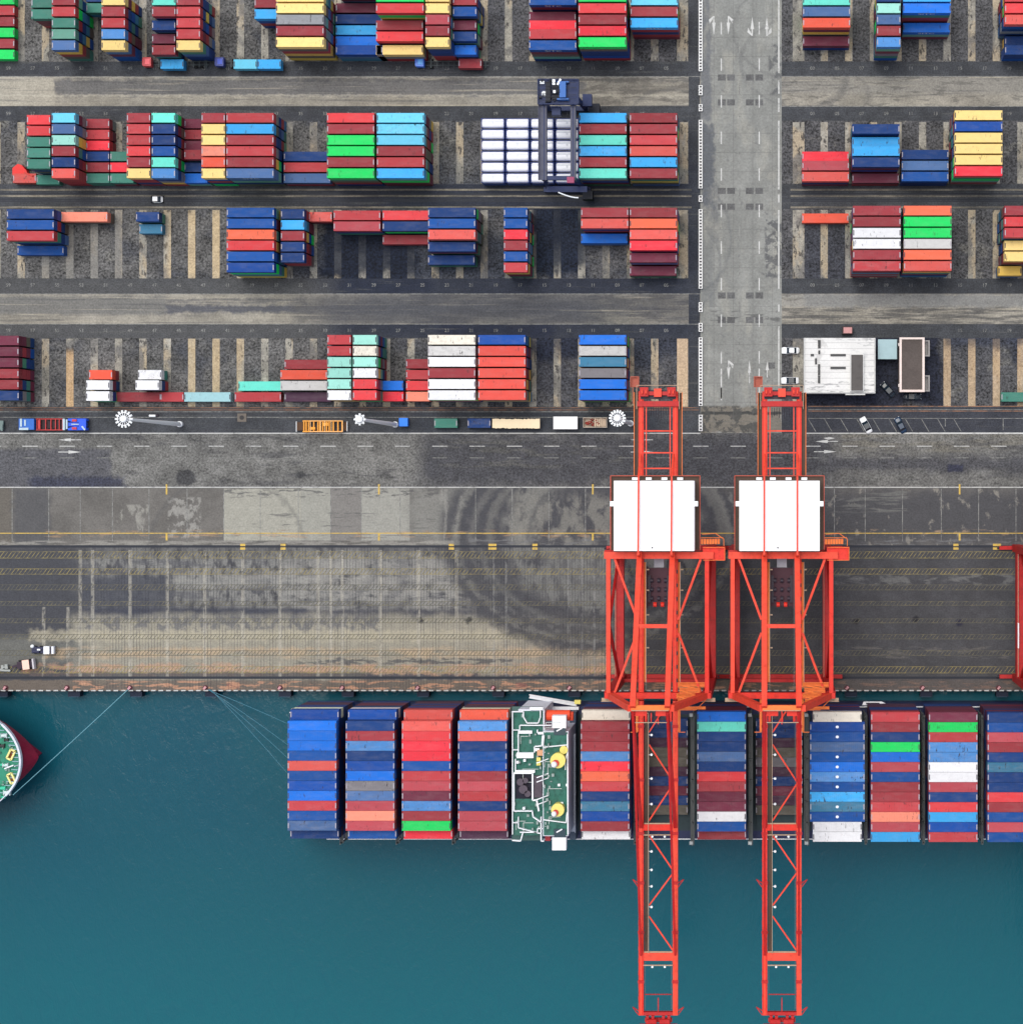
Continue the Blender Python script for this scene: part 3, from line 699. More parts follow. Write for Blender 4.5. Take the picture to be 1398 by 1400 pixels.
def lower_box(mb, L, x, y, zt, n, codes=None):
    for i in range(n):
        c = random.choice(codes or lower_codes) if not (codes and i < 1 and len(codes) > 9) else codes[0]; col = tuple(v*random.uniform(.85,1.1) for v in A(*PAL[c][0])[:3])+(1,)
        mb.cc = col; z1 = zt - i*2.65
        if z1 < 1: break
        mb.box(x-L/2+random.uniform(-.06,.06), x+L/2, y-CW/2, y+CW/2, z1-CH+0.03, z1-0.02)
WEATH = set([(4,585,0),(4,585,1),(4,482.5,1),(4,791,1),(2,791.5,3),(2,515,1),(1,377.5,3),(2,275.5,3),(3,1165.5,5),(4,189,3),(3,422,0)])
def sid(name): return name
for blk, cols in YARD.items():
    west = sorted([c for c in cols if c[0] < 1000]); east = sorted([c for c in cols if c[0] > 1000])
    for side, lst in (('w', west), ('e', east)):
        for ci, (x0, ln, spec) in enumerate(lst):
            L = LONG if ln == 'L' else SHORT
            ent = [(k, s) for k, s in enumerate(spec.split()) if s != '-']
            for n, (k, s) in enumerate(ent):
                mark = s.endswith('!'); s = s.rstrip('!'); code, tr = s[0], int(s[1:])
                zt = ztop(tr); x = PX(x0, zt) + L/2; y = sloty(blk, k)
                if x0 == 619 and blk == 1: x += 0.0
                cn = PAL[code][1]; size = 'long' if L > 10 else 'short'
                where = f"{ORD[ci]} stack {'from the left' if side=='w' else 'right of the road'}, {BLOCKN[blk]}"
                if len(ent) == 1: lab = f"{cn} {size} container, alone in the {where}"
                else: lab = f"{cn} {size} container, {ORD[n]} down, {where}"
                nb = PAL[ent[n-1][1][0]][1] if n else None
                if nb and len(lab.split()) + 2 + len(nb.split()) <= 16:
                    lab = lab.replace(' down,', f' down, below {nb},')
                container(L, code, x, y, zt, lab, f"containers stacked in the {BLOCKN[blk]}" if L > 10 else f"short containers in the {BLOCKN[blk]}",
                          (blk, x0, k) in WEATH, 'SITC' if mark else None)
                lower_box(LOWER, L, x, y, zt-2.65, tr-1)
t = NT('painted_steel_mixed'); at = t.n('ShaderNodeAttribute'); at.attribute_name = 'tint'
sx = t.n('ShaderNodeSeparateXYZ'); t.l(t.pos(), sx.inputs[0]); t.bump(t.ma('SINE', t.ma('MULTIPLY', sx.outputs[0], 22.0)), 0.3, 0.03)
dn = t.mr(t.noise(1.0,1.0,4,4,0.7), 0.5, 0.75)
mixed = t.done(t.mix(t.ma('MULTIPLY', dn, 0.3), at.outputs['Color'], (0.08,0.06,0.05,1)), 0.6)

# ---- tank containers (white tanks in blue frames)
tank_m = paint('white_tank_shell', (246,246,250), 0.35, 0.08); tank_f = paint('blue_tank_frame', (44,70,150), 0.5, 0.2)
def tank_container():
    L = 6.058; l2 = L/2; w2 = CW/2; m = MB()
    for sx in (-1,1):
        for sy in (-1,1): m.box(sx*l2, sx*(l2-0.16), sy*w2, sy*(w2-0.16), 0, 2.59)
        for z in (0.08, 2.51): m.beam((sx*(l2-0.08),-w2+0.16,z), (sx*(l2-0.08),w2-0.16,z), 0.12)
    for sy in (-1,1):
        for z in (0.08, 2.40): m.beam((-l2+0.16,sy*(w2-0.05),z), (l2-0.16,sy*(w2-0.05),z), 0.09)
    fr = m.build('tank_container', tank_f)
    s = MB(); n = 16; rings = [(-l2+0.12,0.5),(-l2+0.16,0.92),(-l2+0.34,1.1),(-l2+0.7,1.13),(l2-0.7,1.13),(l2-0.34,1.1),(l2-0.16,0.92),(l2-0.12,0.5)]
    v = []
    for x, r in rings:
        for i in range(n):
            a = 2*math.pi*i/n; cx, sz = math.cos(a), math.sin(a)
            q = 3.2; k = (abs(cx)**q + abs(sz)**q) ** (-1/q)
            v.append((x, cx*k*r*1.06, 1.36 + sz*k*r*1.06))
    f = [tuple(range(n-1,-1,-1)), tuple(range(7*n, 8*n))]
    for j in range(7):
        for i in range(n): f.append((j*n+i, j*n+(i+1)%n, (j+1)*n+(i+1)%n, (j+1)*n+i))
    s._add(v, [tuple(reversed(q)) if len(q) == 4 else q for q in f]); s.build('tank_shell', tank_m, fr, smooth=True)
    w = MB(); w.box(-l2+0.3, l2-0.3, 0.30, 0.62, 2.58, 2.61); w.tube((0,0,2.5),(0,0,2.62),0.3,12); w.build('walkway', paint('galvanised', (222,224,230), 0.5), fr)
    return fr
tank0 = tank_container(); tused = False
for ci, x0 in enumerate((657.5, 691.3, 725, 759)):
    for k in range(6):
        zt = ztop(2)
        if not tused: o = tank0; tused = True
        else:
            o = tank0.copy(); COL.objects.link(o)
            for ch in tank0.children:
                c = ch.copy(); COL.objects.link(c); c.parent = o
        y = PY(168 + 15.0*k, zt); x = PX(x0, zt) + 3.03
        o.location = (x, y, zt-2.6)
        wh = ('in the leftmost column','just left of the gantry','under the left gantry beam','under the right gantry beam')[ci]
        tag(o, f"white tank container {wh}, {ORD[k]} from the top", 'tank container', 'white tank containers in blue frames')
        LOWER.cc = A(60,84,150); LOWER.box(x-3.0, x+3.0, y-1.2, y+1.2, 0.03, zt-2.66)
LOWER.build('stacked_containers', mixed, colors=True)
tag(bpy.data.objects['stacked_containers'], 'lower layers of mixed containers beneath the top ones in the yard stacks', 'containers', kind='stuff')

# ================================================================== SHIP CARGO
SHIPZ = 28.0
BAYS = [ # left edge, right edge, rows 0..12, lower flags for row 0 and 12, phrase
 (393.0, 'nbbbBqBnbrBsN', 1, 1, 'leftmost deck bay of the ship'),
 (472.3, 'nNMLNnbesPpPB', 1, 1, 'second deck bay from the left'),
 (549.0, 'qqRQQBrPDLMGQ', 1, 1, 'third deck bay from the left'),
 (625.7, 'oLqNBnMPrNPPd', 1, 1, 'bay just left of the ship bridge'),
 (793.2, 'cMMMLQOrNunMW', 1, 1, 'bay just right of the ship bridge'),
 (952.3, 'bANNsNRMDDWBM', 0, 1, 'bay between the two red cranes'),
 (1189.8,'rMNGbPBMMrpPS', 0, 0, 'third bay from the right edge'),
 (1268.8,'DGrLLWWPNRSnr', 0, 0, 'second bay from the right edge'),
 (1349.0,'NBPMNuNNRMBPB', 0, 0, 'rightmost deck bay of the ship'),
]
BAY45 = (1107.2, 'cnBsBbLBSuBWW', 'bay right of the right-hand crane boom')
def shipy(r, px): return PY(992.4 + 13.66*(r-1) + 0.0022*(px-425), SHIPZ)
SLOW = MB()
CARGO = empty('x'); bpy.data.objects.remove(CARGO)
for (x0, rows, l0, l12, ph) in BAYS:
    for r, code in enumerate(rows):
        low = (r == 0 and l0) or (r == 12 and l12)
        zt = SHIPZ - (2.6 if low else 0)
        x = PX(x0, SHIPZ) + LONG/2 + 0.04; y = shipy(r, x0)
        if not low and 0 < r < 12: y = shipy(r, x0)
        cn = PAL[code][1]; pv = PAL[rows[r-1]][1] if r else None
        lab = f"{cn} container, {ORD[r]} down, {ph}"
        if pv and len(lab.split()) + 2 + len(pv.split()) <= 16: lab = lab.replace(' down,', f' down, below {pv},')
        container(LONG, code, x, y, zt, lab, 'containers on the ship deck', code in 'Lsue')
        lower_box(SLOW, LONG, x, y, zt-2.62, 6, ('c' if x0 in (393.0,472.3,625.7) else 'D') + 'dNddNDdNdN' if r == 0 else 'dNNDdN')
# forty-five foot bay
x0, rows, ph = BAY45
dots = paint('white_reefer_plate', (240,242,250), 0.5, 0.1)
for r, code in enumerate(rows):
    L = LONG if r in (0, 11, 12) else 13.7
    xc = PX(1144.0, SHIPZ); y = shipy(r, x0)
    lab = f"{PAL[code][1]} container, {ORD[r]} down, {ph}"
    o = container(LONG, code, xc, y, SHIPZ, lab, 'containers on the ship deck', code in 'LsSu')
    if L > 13:
        o.scale = (13.716/LONG, 1, 1)
        if r != 3 and r != 8: 
            m = MB(); m.tube((-0.02,0,2.56),(-0.02,0,2.585),0.36,12); m.build('white_round_mark', dots, o)
    lower_box(SLOW, LONG, xc, y, SHIPZ-2.62, 6, 'dNNDdN')
# low bays under the crane booms, their shade put into darker colour codes
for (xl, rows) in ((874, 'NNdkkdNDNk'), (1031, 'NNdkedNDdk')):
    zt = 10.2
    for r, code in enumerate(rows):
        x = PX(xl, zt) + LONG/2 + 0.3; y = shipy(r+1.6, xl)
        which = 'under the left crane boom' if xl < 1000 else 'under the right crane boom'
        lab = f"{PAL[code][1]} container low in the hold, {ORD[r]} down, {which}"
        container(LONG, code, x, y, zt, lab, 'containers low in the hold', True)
SLOW.build('stacked_deck_containers', mixed, colors=True)
tag(bpy.data.objects['stacked_deck_containers'], 'lower layers of mixed containers beneath the top ones on the ship', 'containers', kind='stuff')
# lettering on the long south sides
for (o, mark, L, code) in marks_todo:
    m = MB()
    text_to(m, mark, 1.75, lambda v: (v.x*1.25, -CW/2-0.03, v.y+1.3))
    m.build('lettering', SIDE_TEXT_MAT, o)
# ================================================================== QUAY CRANES
red = paint('crane_red', (228,46,28), 0.5, 0.5); redl = paint('crane_light_red', (238,74,50), 0.55, 0.45)
redd = paint('crane_deep_red', (188,28,28), 0.5, 0.5); orangem = paint('crane_orange_steel', (246,128,60), 0.6, 0.35)
housew = paint('machinery_house_white', (252,253,253), 0.5, 0.03); darkm = paint('dark_machinery', (54,46,58), 0.5, 0.3)
grating = paint('walkway_grating', (84,68,58), 0.7, 0.3); railm = paint('railing_grey', (186,160,134), 0.6, 0.2)
lampw = paint('lamp_white', (244,248,250), 0.4, 0.02); cable = paint('steel_cable', (110,112,112), 0.5, 0.1)
tyre = paint('black_rubber', (26,26,28), 0.8, 0.2); glass = paint('dark_glass', (26,40,52), 0.1, 0.05, 0.6)
CX = -27.65                                        # centre of the left crane
def build_crane():
    R = empty('quay_crane', (CX, -35.2, 0))
    off = (CX, -35.2, 0)
    def K(m, name, mat, par=None, **k):
        if par is None: return m.build(name, mat, R, off=off, **k)
        return m.build(name, mat, par, off=off, **k)
    YL, YW = -18.2, -52.3; XL, XR = CX-11.9, CX+11.9; GT = 45.0
    XA, XB = CX-4.15, CX+4.15
    for x in (XL, XR):
        for y in (YL, YW):
            m = MB(); m.box(x-1.1, x+1.1, y-0.95, y+0.95, 2.4, GT-1.8); K(m, 'leg', redd)
    for y in (YL, YW):
        m = MB(); m.box(XL-0.8, XR+0.8, y-0.7, y+0.7, 1.3, 2.38)
        sb = K(m, 'sill_beam', redd)
        for x in (XL, XR):
            m = MB()
            for i in (-1, 1): m.box(x+i*2.4-1.9, x+i*2.4+1.9, y-0.5, y+0.5, 0.45, 1.28)
            bo = K(m, 'bogie', redd)
            m = MB()
            for i in range(8): m.tube((x-4.2+i*1.2, y-0.2, 0.48), (x-4.2+i*1.2, y+0.2, 0.48), 0.42, 12)
            K(m, 'wheels', darkm, bo)
        m = MB(); m.tube((XL-4.9, y, 1.2), (XL-4.4, y, 1.2), 0.35, 8); m.tube((XR+4.4, y, 1.2), (XR+4.9, y, 1.2), 0.35, 8); K(m, 'buffer', darkm, sb)
    for x in (XL, XR):
        m = MB(); m.box(x-1.15, x+1.15, YW+0.92, YL-0.92, 9.2, 12.2); pb = K(m, 'portal_beam', redd)
        m = MB(); m.rail([(x-0.9, YW+1.2, 12.2), (x-0.9, YL-1.2, 12.2)], 1.1, 3.0); K(m, 'railing', railm, pb)
        m = MB(); s = 1 if x < CX else -1
        m.beam((x, YL-1.0, 12.5), (x, (YL+YW)/2, GT-1.8), 0.7); m.beam((x, YW+1.0, 12.5), (x, (YL+YW)/2, GT-1.8), 0.7)
        K(m, 'side_brace', redd)
        m = MB(); m.box(x-0.5, x+0.5, YW+0.62, YL-0.62, GT-1.75, GT); K(m, 'upper_side_beam', redl if x < CX else red)
    m = MB(); m.box(XL+0.96, XR-0.96, YW-0.4, YW+0.4, 10.0, 11.6); K(m, 'portal_beam', redd)
    # landside and waterside upper cross beams
    m = MB(); m.box(XL-1.0, XR+1.6, YL-1.05, YL+0.6, GT-2.0, GT+0.25); lb = K(m, 'upper_cross_beam', redl)
    m = MB(); m.box(XR-1.0, XR+4.4, YL-1.5, YL+1.8, GT-1.2, GT-0.9); K(m, 'corner_platform', red, lb)
    m = MB(); m.rail([(XR-0.9,YL+1.7,GT-0.9),(XR+4.3,YL+1.7,GT-0.9),(XR+4.3,YL-1.4,GT-0.9),(XR-0.9,YL-1.4,GT-0.9)], 1.1, 1.4, 0.06); K(m, 'railing', orangem, lb)
    m = MB(); m.rail([(XR-1.2, YL+4.8, GT-3.8), (XR+2.0, YL+5.0, GT-3.8), (XR+4.0, YL+3.6, GT-3.8), (XR+4.0, YL+2.0, GT-3.8)], 1.1, 0.9, 0.09)
    for i in range(7): m.box(XR-1.5+i*0.66, XR-0.95+i*0.66, YL+2.4, YL+3.7, GT-1.4-i*0.32, GT-1.3-i*0.32)
    m.rail([(XR-1.5,YL+4.0,GT-1.3),(XR+3.8,YL+4.0,GT-3.6)], 1.0, 1.2, 0.07); K(m, 'staircase', orangem)
    m = MB(); m.box(XL-0.9, XR+0.9, YW-0.75, YW+0.62, GT-2.2, GT-0.1); wb = K(m, 'upper_cross_beam', red)
    # plan bracing
    for sx in (-1, 1):
        xo = CX+sx*10.4; xi = CX+sx*4.95
        for (ya, yb) in ((YL-1.1, -34.0), (YW+0.7, -37.2)):
            m = MB(); m.beam((xo, ya, GT-0.7), (xi, yb, GT-0.7), 0.55); K(m, 'diagonal_brace', redl)
    # trolley girders (fixed part)
    for x in (XA, XB):
        s = -1 if x < CX else 1
        m = MB(); m.box(x-0.62, x+0.62, YW-1.3, 21.3, GT-4.6, GT-2.2); gb = K(m, 'girder', red)
        m = MB(); m.box(x-0.2, x+0.2, YW-1.3, 21.0, GT-2.2, GT-2.05); K(m, 'trolley_rail', redl, gb)
        m = MB(); m.box(x+s*0.64, x+s*1.6, 0.4, 21.0, GT-3.0, GT-2.92); wk = K(m, 'walkway', grating)
        m = MB(); m.rail([(x+s*1.65, 0.4, GT-2.9), (x+s*1.65, 21.0, GT-2.9)], 1.1, 2.4, 0.08); K(m, 'railing', orangem, wk)
        m = MB(); m.box(x+0.64, x+1.15, YW+3, YL-2, GT-3.0, GT-2.92); wk = K(m, 'walkway', orangem)
        m = MB(); m.rail([(x+1.2, YW+3, GT-2.9), (x+1.2, YL-2, GT-2.9)], 1.1, 3.4, 0.07)
        for yy in (-22, -27, -33, -41): m.box(x+1.3, x+1.9, yy-0.15, yy+0.15, GT-3.0, GT-2.7)
        K(m, 'railing', railm, wk)
    for y in (11.7, 6.4, 2.6):
        m = MB(); m.beam((XA+0.62, y, GT-2.6), (XB-0.62, y, GT-2.6), 0.32); K(m, 'tie_bar', redl)
    for s in (-1, 1):
        m = MB(); m.beam((CX+s*2.9, 0.2, GT-2.3), (CX+s*2.9, 18.6, GT-2.3), 0.25); K(m, 'festoon_rail', redl)
    # rear end frame with sheaves
    m = MB(); m.box(XA-0.9, XB+0.9, 17.6, 18.9, GT-4.2, GT-1.4); K(m, 'end_beam', redd)
    m = MB(); m.box(XA-0.1, XB+0.1, 19.4, 21.6, GT-2.4, GT-1.9)
    ef = K(m, 'sheave_platform', darkm)
    m = MB()
    for x in (CX-3.3, CX+3.3): m.box(x-1.0, x+1.0, 20.0, 22.2, GT-1.9, GT-0.2)
    m.box(CX-3.6, CX+3.6, 20.3, 21.2, GT-1.9, GT-0.9); K(m, 'sheave_block', redd, ef)
    m = MB(); m.box(CX-0.9, CX+0.9, 19.9, 21.9, GT-1.88, GT-0.3)
    for s in (-1, 1):
        for q in (-0.45, 0.45): m.tube((CX+s*3.3+q-0.15, 21.0, GT-0.2), (CX+s*3.3+q+0.15, 21.0, GT-0.2), 0.6, 10)
    K(m, 'winch', redl, ef)
    m = MB(); m.rail([(XA-1,22.7,GT-2.2),(XB+1,22.7,GT-2.2),(XB+1,17,GT-2.2)], 1.1, 1.5, 0.07); m.rail([(XA-1,22.7,GT-2.2),(XA-1,17,GT-2.2)], 1.1, 1.5, 0.07); K(m, 'railing', railm, ef)
    m = MB(); m.box(XA-2.6, XA-0.6, 22.4, 24.9, GT-4, GT-3.85); m.rail([(XA-2.6,22.4,GT-3.85),(XA-2.6,24.9,GT-3.85),(XA-0.6,24.9,GT-3.85),(XA-0.6,22.4,GT-3.85)], 1.1, 0.8, 0.09)
    m.rail([(XA-2.0,18.4,GT-3.85),(XA-2.0,22.4,GT-3.85)], 1.1, 0.8, 0.09); K(m, 'service_basket', paint('faded_red_steel', (176,92,74), 0.6))
    for i in range(9):
        x = CX-2.4+i*0.6; 
        m = MB() if i == 0 else m
        m.tube((x, 17.4, GT-3.4), (x, 15.0+0.5*math.sin(i*1.1), GT-4.6), 0.07, 5)
    K(m, 'festoon_cables', darkm)
    # machinery house
    hz0, hz1 = GT-1.9, GT+4.4
    hx0, hx1 = CX-10.2, CX+9.0; hy0, hy1 = -17.2, -0.4
    m = MB(); m.box(hx0, hx1, hy0, hy1, hz0+0.3, hz1); h = K(m, 'machinery_house', housew)
    m = MB()
    for i in range(1, 10): m.box(hx0+i*(hx1-hx0)/10-0.03, hx0+i*(hx1-hx0)/10+0.03, hy0+0.1, hy1-0.1, hz1+0.002, hz1+0.03)
    m.box(hx0-0.9, hx0-0.002, hy1-6.1, hy1-4.9, hz1-0.6, hz1-0.1); m.box(hx1+0.002, hx1+0.9, hy1-6.1, hy1-4.9, hz1-0.6, hz1-0.1); K(m, 'roof_seams', housew, h)
    m = MB(); m.tube((CX-1.0, hy0+0.8, hz1), (CX-1.0, hy0+0.8, hz1+0.25), 0.2, 8); K(m, 'roof_vent', darkm, h)
    m = MB(); m.box(hx0-1.3, hx1+1.3, hy0, hy1+1.3, hz0, hz0+0.28); pf = K(m, 'house_platform', grating)
    m = MB(); m.rail([(hx0-1.2, hy0+.1, hz0+.28), (hx0-1.2, hy1+1.2, hz0+.28), (hx1+1.2, hy1+1.2, hz0+.28), (hx1+1.2, hy0+.1, hz0+.28)], 1.1, 2.2, 0.09); K(m, 'railing', paint('rail_red', (206,92,72), 0.6), pf)
    m = MB()
    for x in (CX-5.5, CX-2.2, CX+1.6, CX+5.4): m.box(x-0.7, x+0.7, hy1+0.2, hy1+0.8, hz0+0.5, hz0+1.4)
    K(m, 'lamp_box', lampw, pf)
    # A-frame: sloping members, top ties and legs
    AZ = 70.0
    for s in (-1, 1):
        x = CX+s*4.15 if s < 0 else CX+3.75
        m = MB(); m.beam((CX+s*4.15 - (0.5 if s > 0 else 0.1), YL+0.3, GT+1.0), (x, YW+0.1, AZ), 1.25, 1.5); K(m, 'a_frame_beam', redl)
        m = MB(); m.beam((CX+s*11.3, YW-0.1, GT), (CX+s*4.6, YW-0.1, AZ-0.6), 1.5, 1.4); K(m, 'a_frame_leg', redl)
        m = MB(); xs = CX+s*4.15-(0.5 if s>0 else .1); m.beam((xs, YL+0.3, GT+6.4), (xs, 0.6, GT+4.9), 0.42); m.beam((xs, 0.6, GT+4.9), (xs, 6.0, GT-2.0), 0.42); m.beam((xs, YL+0.3, GT+6.4), (xs, YL-0.4, GT+1.6), 0.5); K(m, 'back_stay', redl)
        # fore stays down to the boom
        for (xe, ye, ze) in ((0, -84.5, GT-2.0), (0, -115.5, GT-2.0)):
            m = MB(); m.beam((x, YW-0.9, AZ-0.5), (CX+s*4.15, ye, ze), 0.85 if ye > -90 else 0.5, 0.5); K(m, 'fore_stay', redd)
    m = MB(); m.beam((CX-3.6, -34.5, 57.9), (CX+3.3, -34.5, 57.9), 0.9); K(m, 'a_frame_tie', redl)
    m = MB(); m.box(CX-4.6, CX+4.2, YW-0.6, YW+0.6, AZ-1.0, AZ-0.2); ap = K(m, 'apex_beam', orangem)
    m = MB(); m.box(CX-4.2, CX-1.0, YW-1.9, YW-0.62, AZ-1.6, AZ-0.9); m.box(CX+1.0, CX+4.0, YW-1.9, YW-0.62, AZ-1.6, AZ-0.9)
    m.tube((CX, YW-1.2, AZ-1.0), (CX, YW-3.2, AZ-0.6), 0.14, 6); K(m, 'sheave_cluster', red, ap)
    m = MB(); m.rail([(CX-4.4, YW-0.5, AZ-0.2), (CX+4.0, YW-0.5, AZ-0.2)], 1.0, 1.2, 0.07); m.rail([(CX-3.6, YW-3.3, AZ-0.9), (CX+3.6, YW-3.3, AZ-0.9)], 1.0, 1.2, 0.07); K(m, 'railing', railm, ap)
    # zigzag stairs on the waterside corner
    m = MB()
    for i in range(5):
        z = GT-1+i*3.4; y = YW+2.6-i*0.95; xa = CX+4.9+(i%2)*0.5; xb = CX+11.3-i*1.0
        m.box(xa, xb, y-0.42, y+0.42, z, z+0.14)
        m.rail([(xa, y+0.5, z+.14), (xb, y+0.5, z+.14)], 1.0, 1.2, 0.08); m.rail([(xa, y-0.5, z+.14), (xb, y-0.5, z+.14)], 1.0, 1.2, 0.08)
        if i < 4: m.beam((xa, y, z), (xb-1, y-0.9, z+3.3), 0.4, 0.12)
    K(m, 'staircase', orangem)
    m = MB(); m.box(CX+4.2, CX+11.5, YW-3.6, YW-2.9, GT-2.4, GT-2.2); m.rail([(CX+4.2,YW-3.6,GT-2.2),(CX+9.2,YW-3.6,GT-2.2),(CX+11.6,YW-1.2,GT-2.2)], 1.1, 1.0, 0.09); K(m, 'waterside_platform', orangem)
    # lower platforms round the legs at quay level on the waterside
    for s in (-1, 1):
        x = CX+s*11.9
        m = MB(); m.box(x-1.9, x+1.9, YW-1.7, YW-0.95, GT-3.4, GT-3.3); m.rail([(x-1.9, YW-1.7, GT-3.3), (x+1.9, YW-1.7, GT-3.3)], 1.1, 1.0, 0.07); K(m, 'leg_platform', railm)
    # boom
    for x in (XA, XB):
        m = MB(); m.box(x-0.6, x+0.6, -130.2, YW-1.5, GT-4.4, GT-2.2); bm = K(m, 'boom_girder', red if x < CX else redl)
        m = MB(); m.box(x-0.2, x+0.2, -130.0, YW-1.5, GT-2.2, GT-2.06); K(m, 'trolley_rail', redl, bm)
        m = MB()
        for y in (-60, -73, -86, -98, -110, -122): m.box(x-0.75, x+0.75, y-0.35, y+0.35, GT-2.3, GT-1.9)
        K(m, 'joint_plates', redd, bm)
    for y, w in ((-84.6, 1.5), (-116.0, 1.9)):
        m = MB(); m.box(XA+0.62, XB-0.62, y-w/2, y+w/2, GT-3.4, GT-2.3); cb = K(m, 'boom_cross_beam', red if y > -90 else redl)
        m = MB(); m.rail([(XA+0.7, y-w/2-0.9, GT-2.3), (XB-0.7, y-w/2-0.9, GT-2.3)], 1.0, 1.5, 0.09)
        m.box(XA+0.7, XB-0.7, y+w/2+0.02, y+w/2+0.3, GT-2.9, GT-2.5)
        K(m, 'railing', railm, cb)
        m = MB()
        for x in (CX-1.4, CX+1.6): m.tube((x, y-w/2-1.4, GT-2.4), (x, y-w/2-1.4, GT-1.9), 0.28, 8)
        K(m, 'lamp', lampw, cb)
    xi, xo = XA+1.9, XB-0.6
    for (ya, yb, s) in ((-56.5,-61.5,1),(-64.5,-73.4,-1),(-74.2,-83.0,1),(-86.5,-95,-1),(-95.8,-103.6,1),(-106.2,-114.5,-1)):
        m = MB()
        if s > 0: m.beam((xo-(2.6 if ya > -60 else 0), ya, GT-2.7), (xi, yb, GT-2.7), 0.34)
        else: m.beam((xi, ya, GT-2.7), (xo, yb, GT-2.7), 0.34)
        K(m, 'boom_brace', redl)
    m = MB(); m.box(XA+0.75, XA+1.75, -115, -56.8, GT-3.1, GT-3.0); wk = K(m, 'boom_walkway', grating)
    m = MB(); m.rail([(XA+1.8, -115, GT-3.0), (XA+1.8, -56.8, GT-3.0), (XA+0.8, -56.8, GT-3.0)], 1.1, 2.0, 0.07); K(m, 'railing', railm, wk)
    for y in (-57.8, -62.2, -67, -72.8, -79, -90.5, -95, -99, -104):
        m = MB(); m.tube((XA+2.5, y, GT-3.2), (XA+2.5, y, GT-2.7), 0.3, 8); m.beam((XA+1.8, y, GT-2.9), (XA+2.5, y, GT-2.9), 0.12); K(m, 'lamp', lampw)
    # cables, ladders and small fittings along the boom and girders
    for x in (XA, XB):
        s = 1 if x < CX else -1
        m = MB(); m.beam((x+s*0.95, -129, GT-3.3), (x+s*0.95, -56, GT-3.3), 0.1); m.beam((x+s*1.2, YW+1, GT-2.6), (x+s*1.2, YL-1.5, GT-2.6), 0.1)
        K(m, 'hoist_cable', cable)
        m = MB()
        for i in range(24):
            y = -56-i*3.05; m.box(x-0.68, x-0.62, y-0.5, y+0.5, GT-3.9, GT-2.5)
        K(m, 'girder_stiffeners', redd)
    m = MB()
    for i in range(9):
        y = YW+3+i*3.3; m.box(XB+0.3, XB+0.58, y, y+0.9, GT-2.18, GT-1.95)
    K(m, 'cable_clamps', darkm)
    # boom end
    m = MB(); m.box(XA+0.62, XB-0.62, -130.2, -129.4, GT-3.4, GT-2.2)
    for x in (CX-2.6, CX-1.3, CX+1.3, CX+2.6): m.box(x-0.35, x+0.35, -132.4, -130.25, GT-3.0, GT-1.9)
    m.beam((CX, -126, GT-2.6), (CX, -129.4, GT-2.6), 0.25); m.box(XA-0.4, XB+0.4, -133.2, -132.45, GT-3.2, GT-2.2); m.box(CX-3.3, CX+3.3, -132.2, -131.2, GT-4.2, GT-3.4); m.tube((CX-2.8,-131.6,GT-1.7),(CX-0.4,-131.6,GT-1.7),0.7,10); m.tube((CX+0.4,-131.6,GT-1.7),(CX+2.8,-131.6,GT-1.7),0.7,10); K(m, 'boom_tip', redd)
    m = MB()
    for s in (-1, 1):
        for y in (-97.5, -128.5):
          m = MB(); m.beam((CX+s*4.8, y-0.6, GT-2.4), (CX+s*6.2, y+0.3, GT-2.4), 0.2); m.beam((CX+s*4.8, y-1.6, GT-2.4), (CX+s*6.2, y+0.3, GT-2.4), 0.2); K(m, 'side_bracket', redd)
    m = MB(); m.rail([(CX-3.2,-125.2,GT-3.4),(CX+3.2,-125.2,GT-3.4)], 1.0, 1.0, 0.06); K(m, 'tip_bracket', redd)
    # trolley, operator cab and spreader
    ty = -25.5
    m = MB(); m.box(CX-3.2, CX+3.2, ty-5.5, ty+3.8, GT-5.4, GT-4.9)
    m.box(CX-3.4, CX-2.6, ty-6, ty+4.2, GT-4.88, GT-4.3); m.box(CX+2.6, CX+3.4, ty-6, ty+4.2, GT-4.88, GT-4.3)
    tr = K(m, 'trolley', paint('trolley_dark_red', (72,40,52), 0.6))
    m = MB()
    for x in (-1.7, 0, 1.7):
        for y in (-3.6, -1.4, 0.8): m.tube((CX+x-0.35, ty+y, GT-4.4), (CX+x+0.35, ty+y, GT-4.4), 0.55, 10)
    for x in (-2.3, 2.3): m.box(CX+x-0.3, CX+x+0.3, ty-4.6, ty+2.0, GT-4.88, GT-4.1)
    K(m, 'sheaves', darkm, tr)
    m = MB()
    for x in (-0.9, 0.9): m.tube((CX+x-0.4, ty-5.1, GT-4.4), (CX+x+0.4, ty-5.1, GT-4.4), 0.6, 10)
    K(m, 'red_sheaves', red, tr)
    m = MB(); m.box(CX-1.2, CX+1.2, ty+3.9, ty+6.2, GT-8.0, GT-5.6); cbn = K(m, 'operator_cab', paint('cab_grey', (176,178,190), 0.4))
    m = MB(); m.box(CX-1.1, CX+1.1, ty+6.2, ty+6.25, GT-7.8, GT-6.2); K(m, 'window', glass, cbn)
    m = MB()
    for x in (-2.2, 2.2): m.tube((CX+x, YW-5.2, GT-3.4), (CX+x, YW-5.2, GT-2.6), 1.0, 12)
    m.box(CX-3.4, CX+3.4, YW-6.4, YW-3.6, GT-4.6, GT-3.4); bh = K(m, 'boom_hinge', darkm)
    m = MB(); m.box(CX-3.4, CX+3.4, YW-3.3, YW-2.6, GT-3.6, GT-2.4); m.beam((CX, YW-3.3, GT-2.2), (CX, YW-7.2, GT-2.2), 0.3)
    for x in (-3.0, 3.0): m.box(CX+x-0.3, CX+x+0.3, YW-6.6, YW-3.31, GT-3.39, GT-2.4)
    K(m, 'hinge_frame', red, bh)
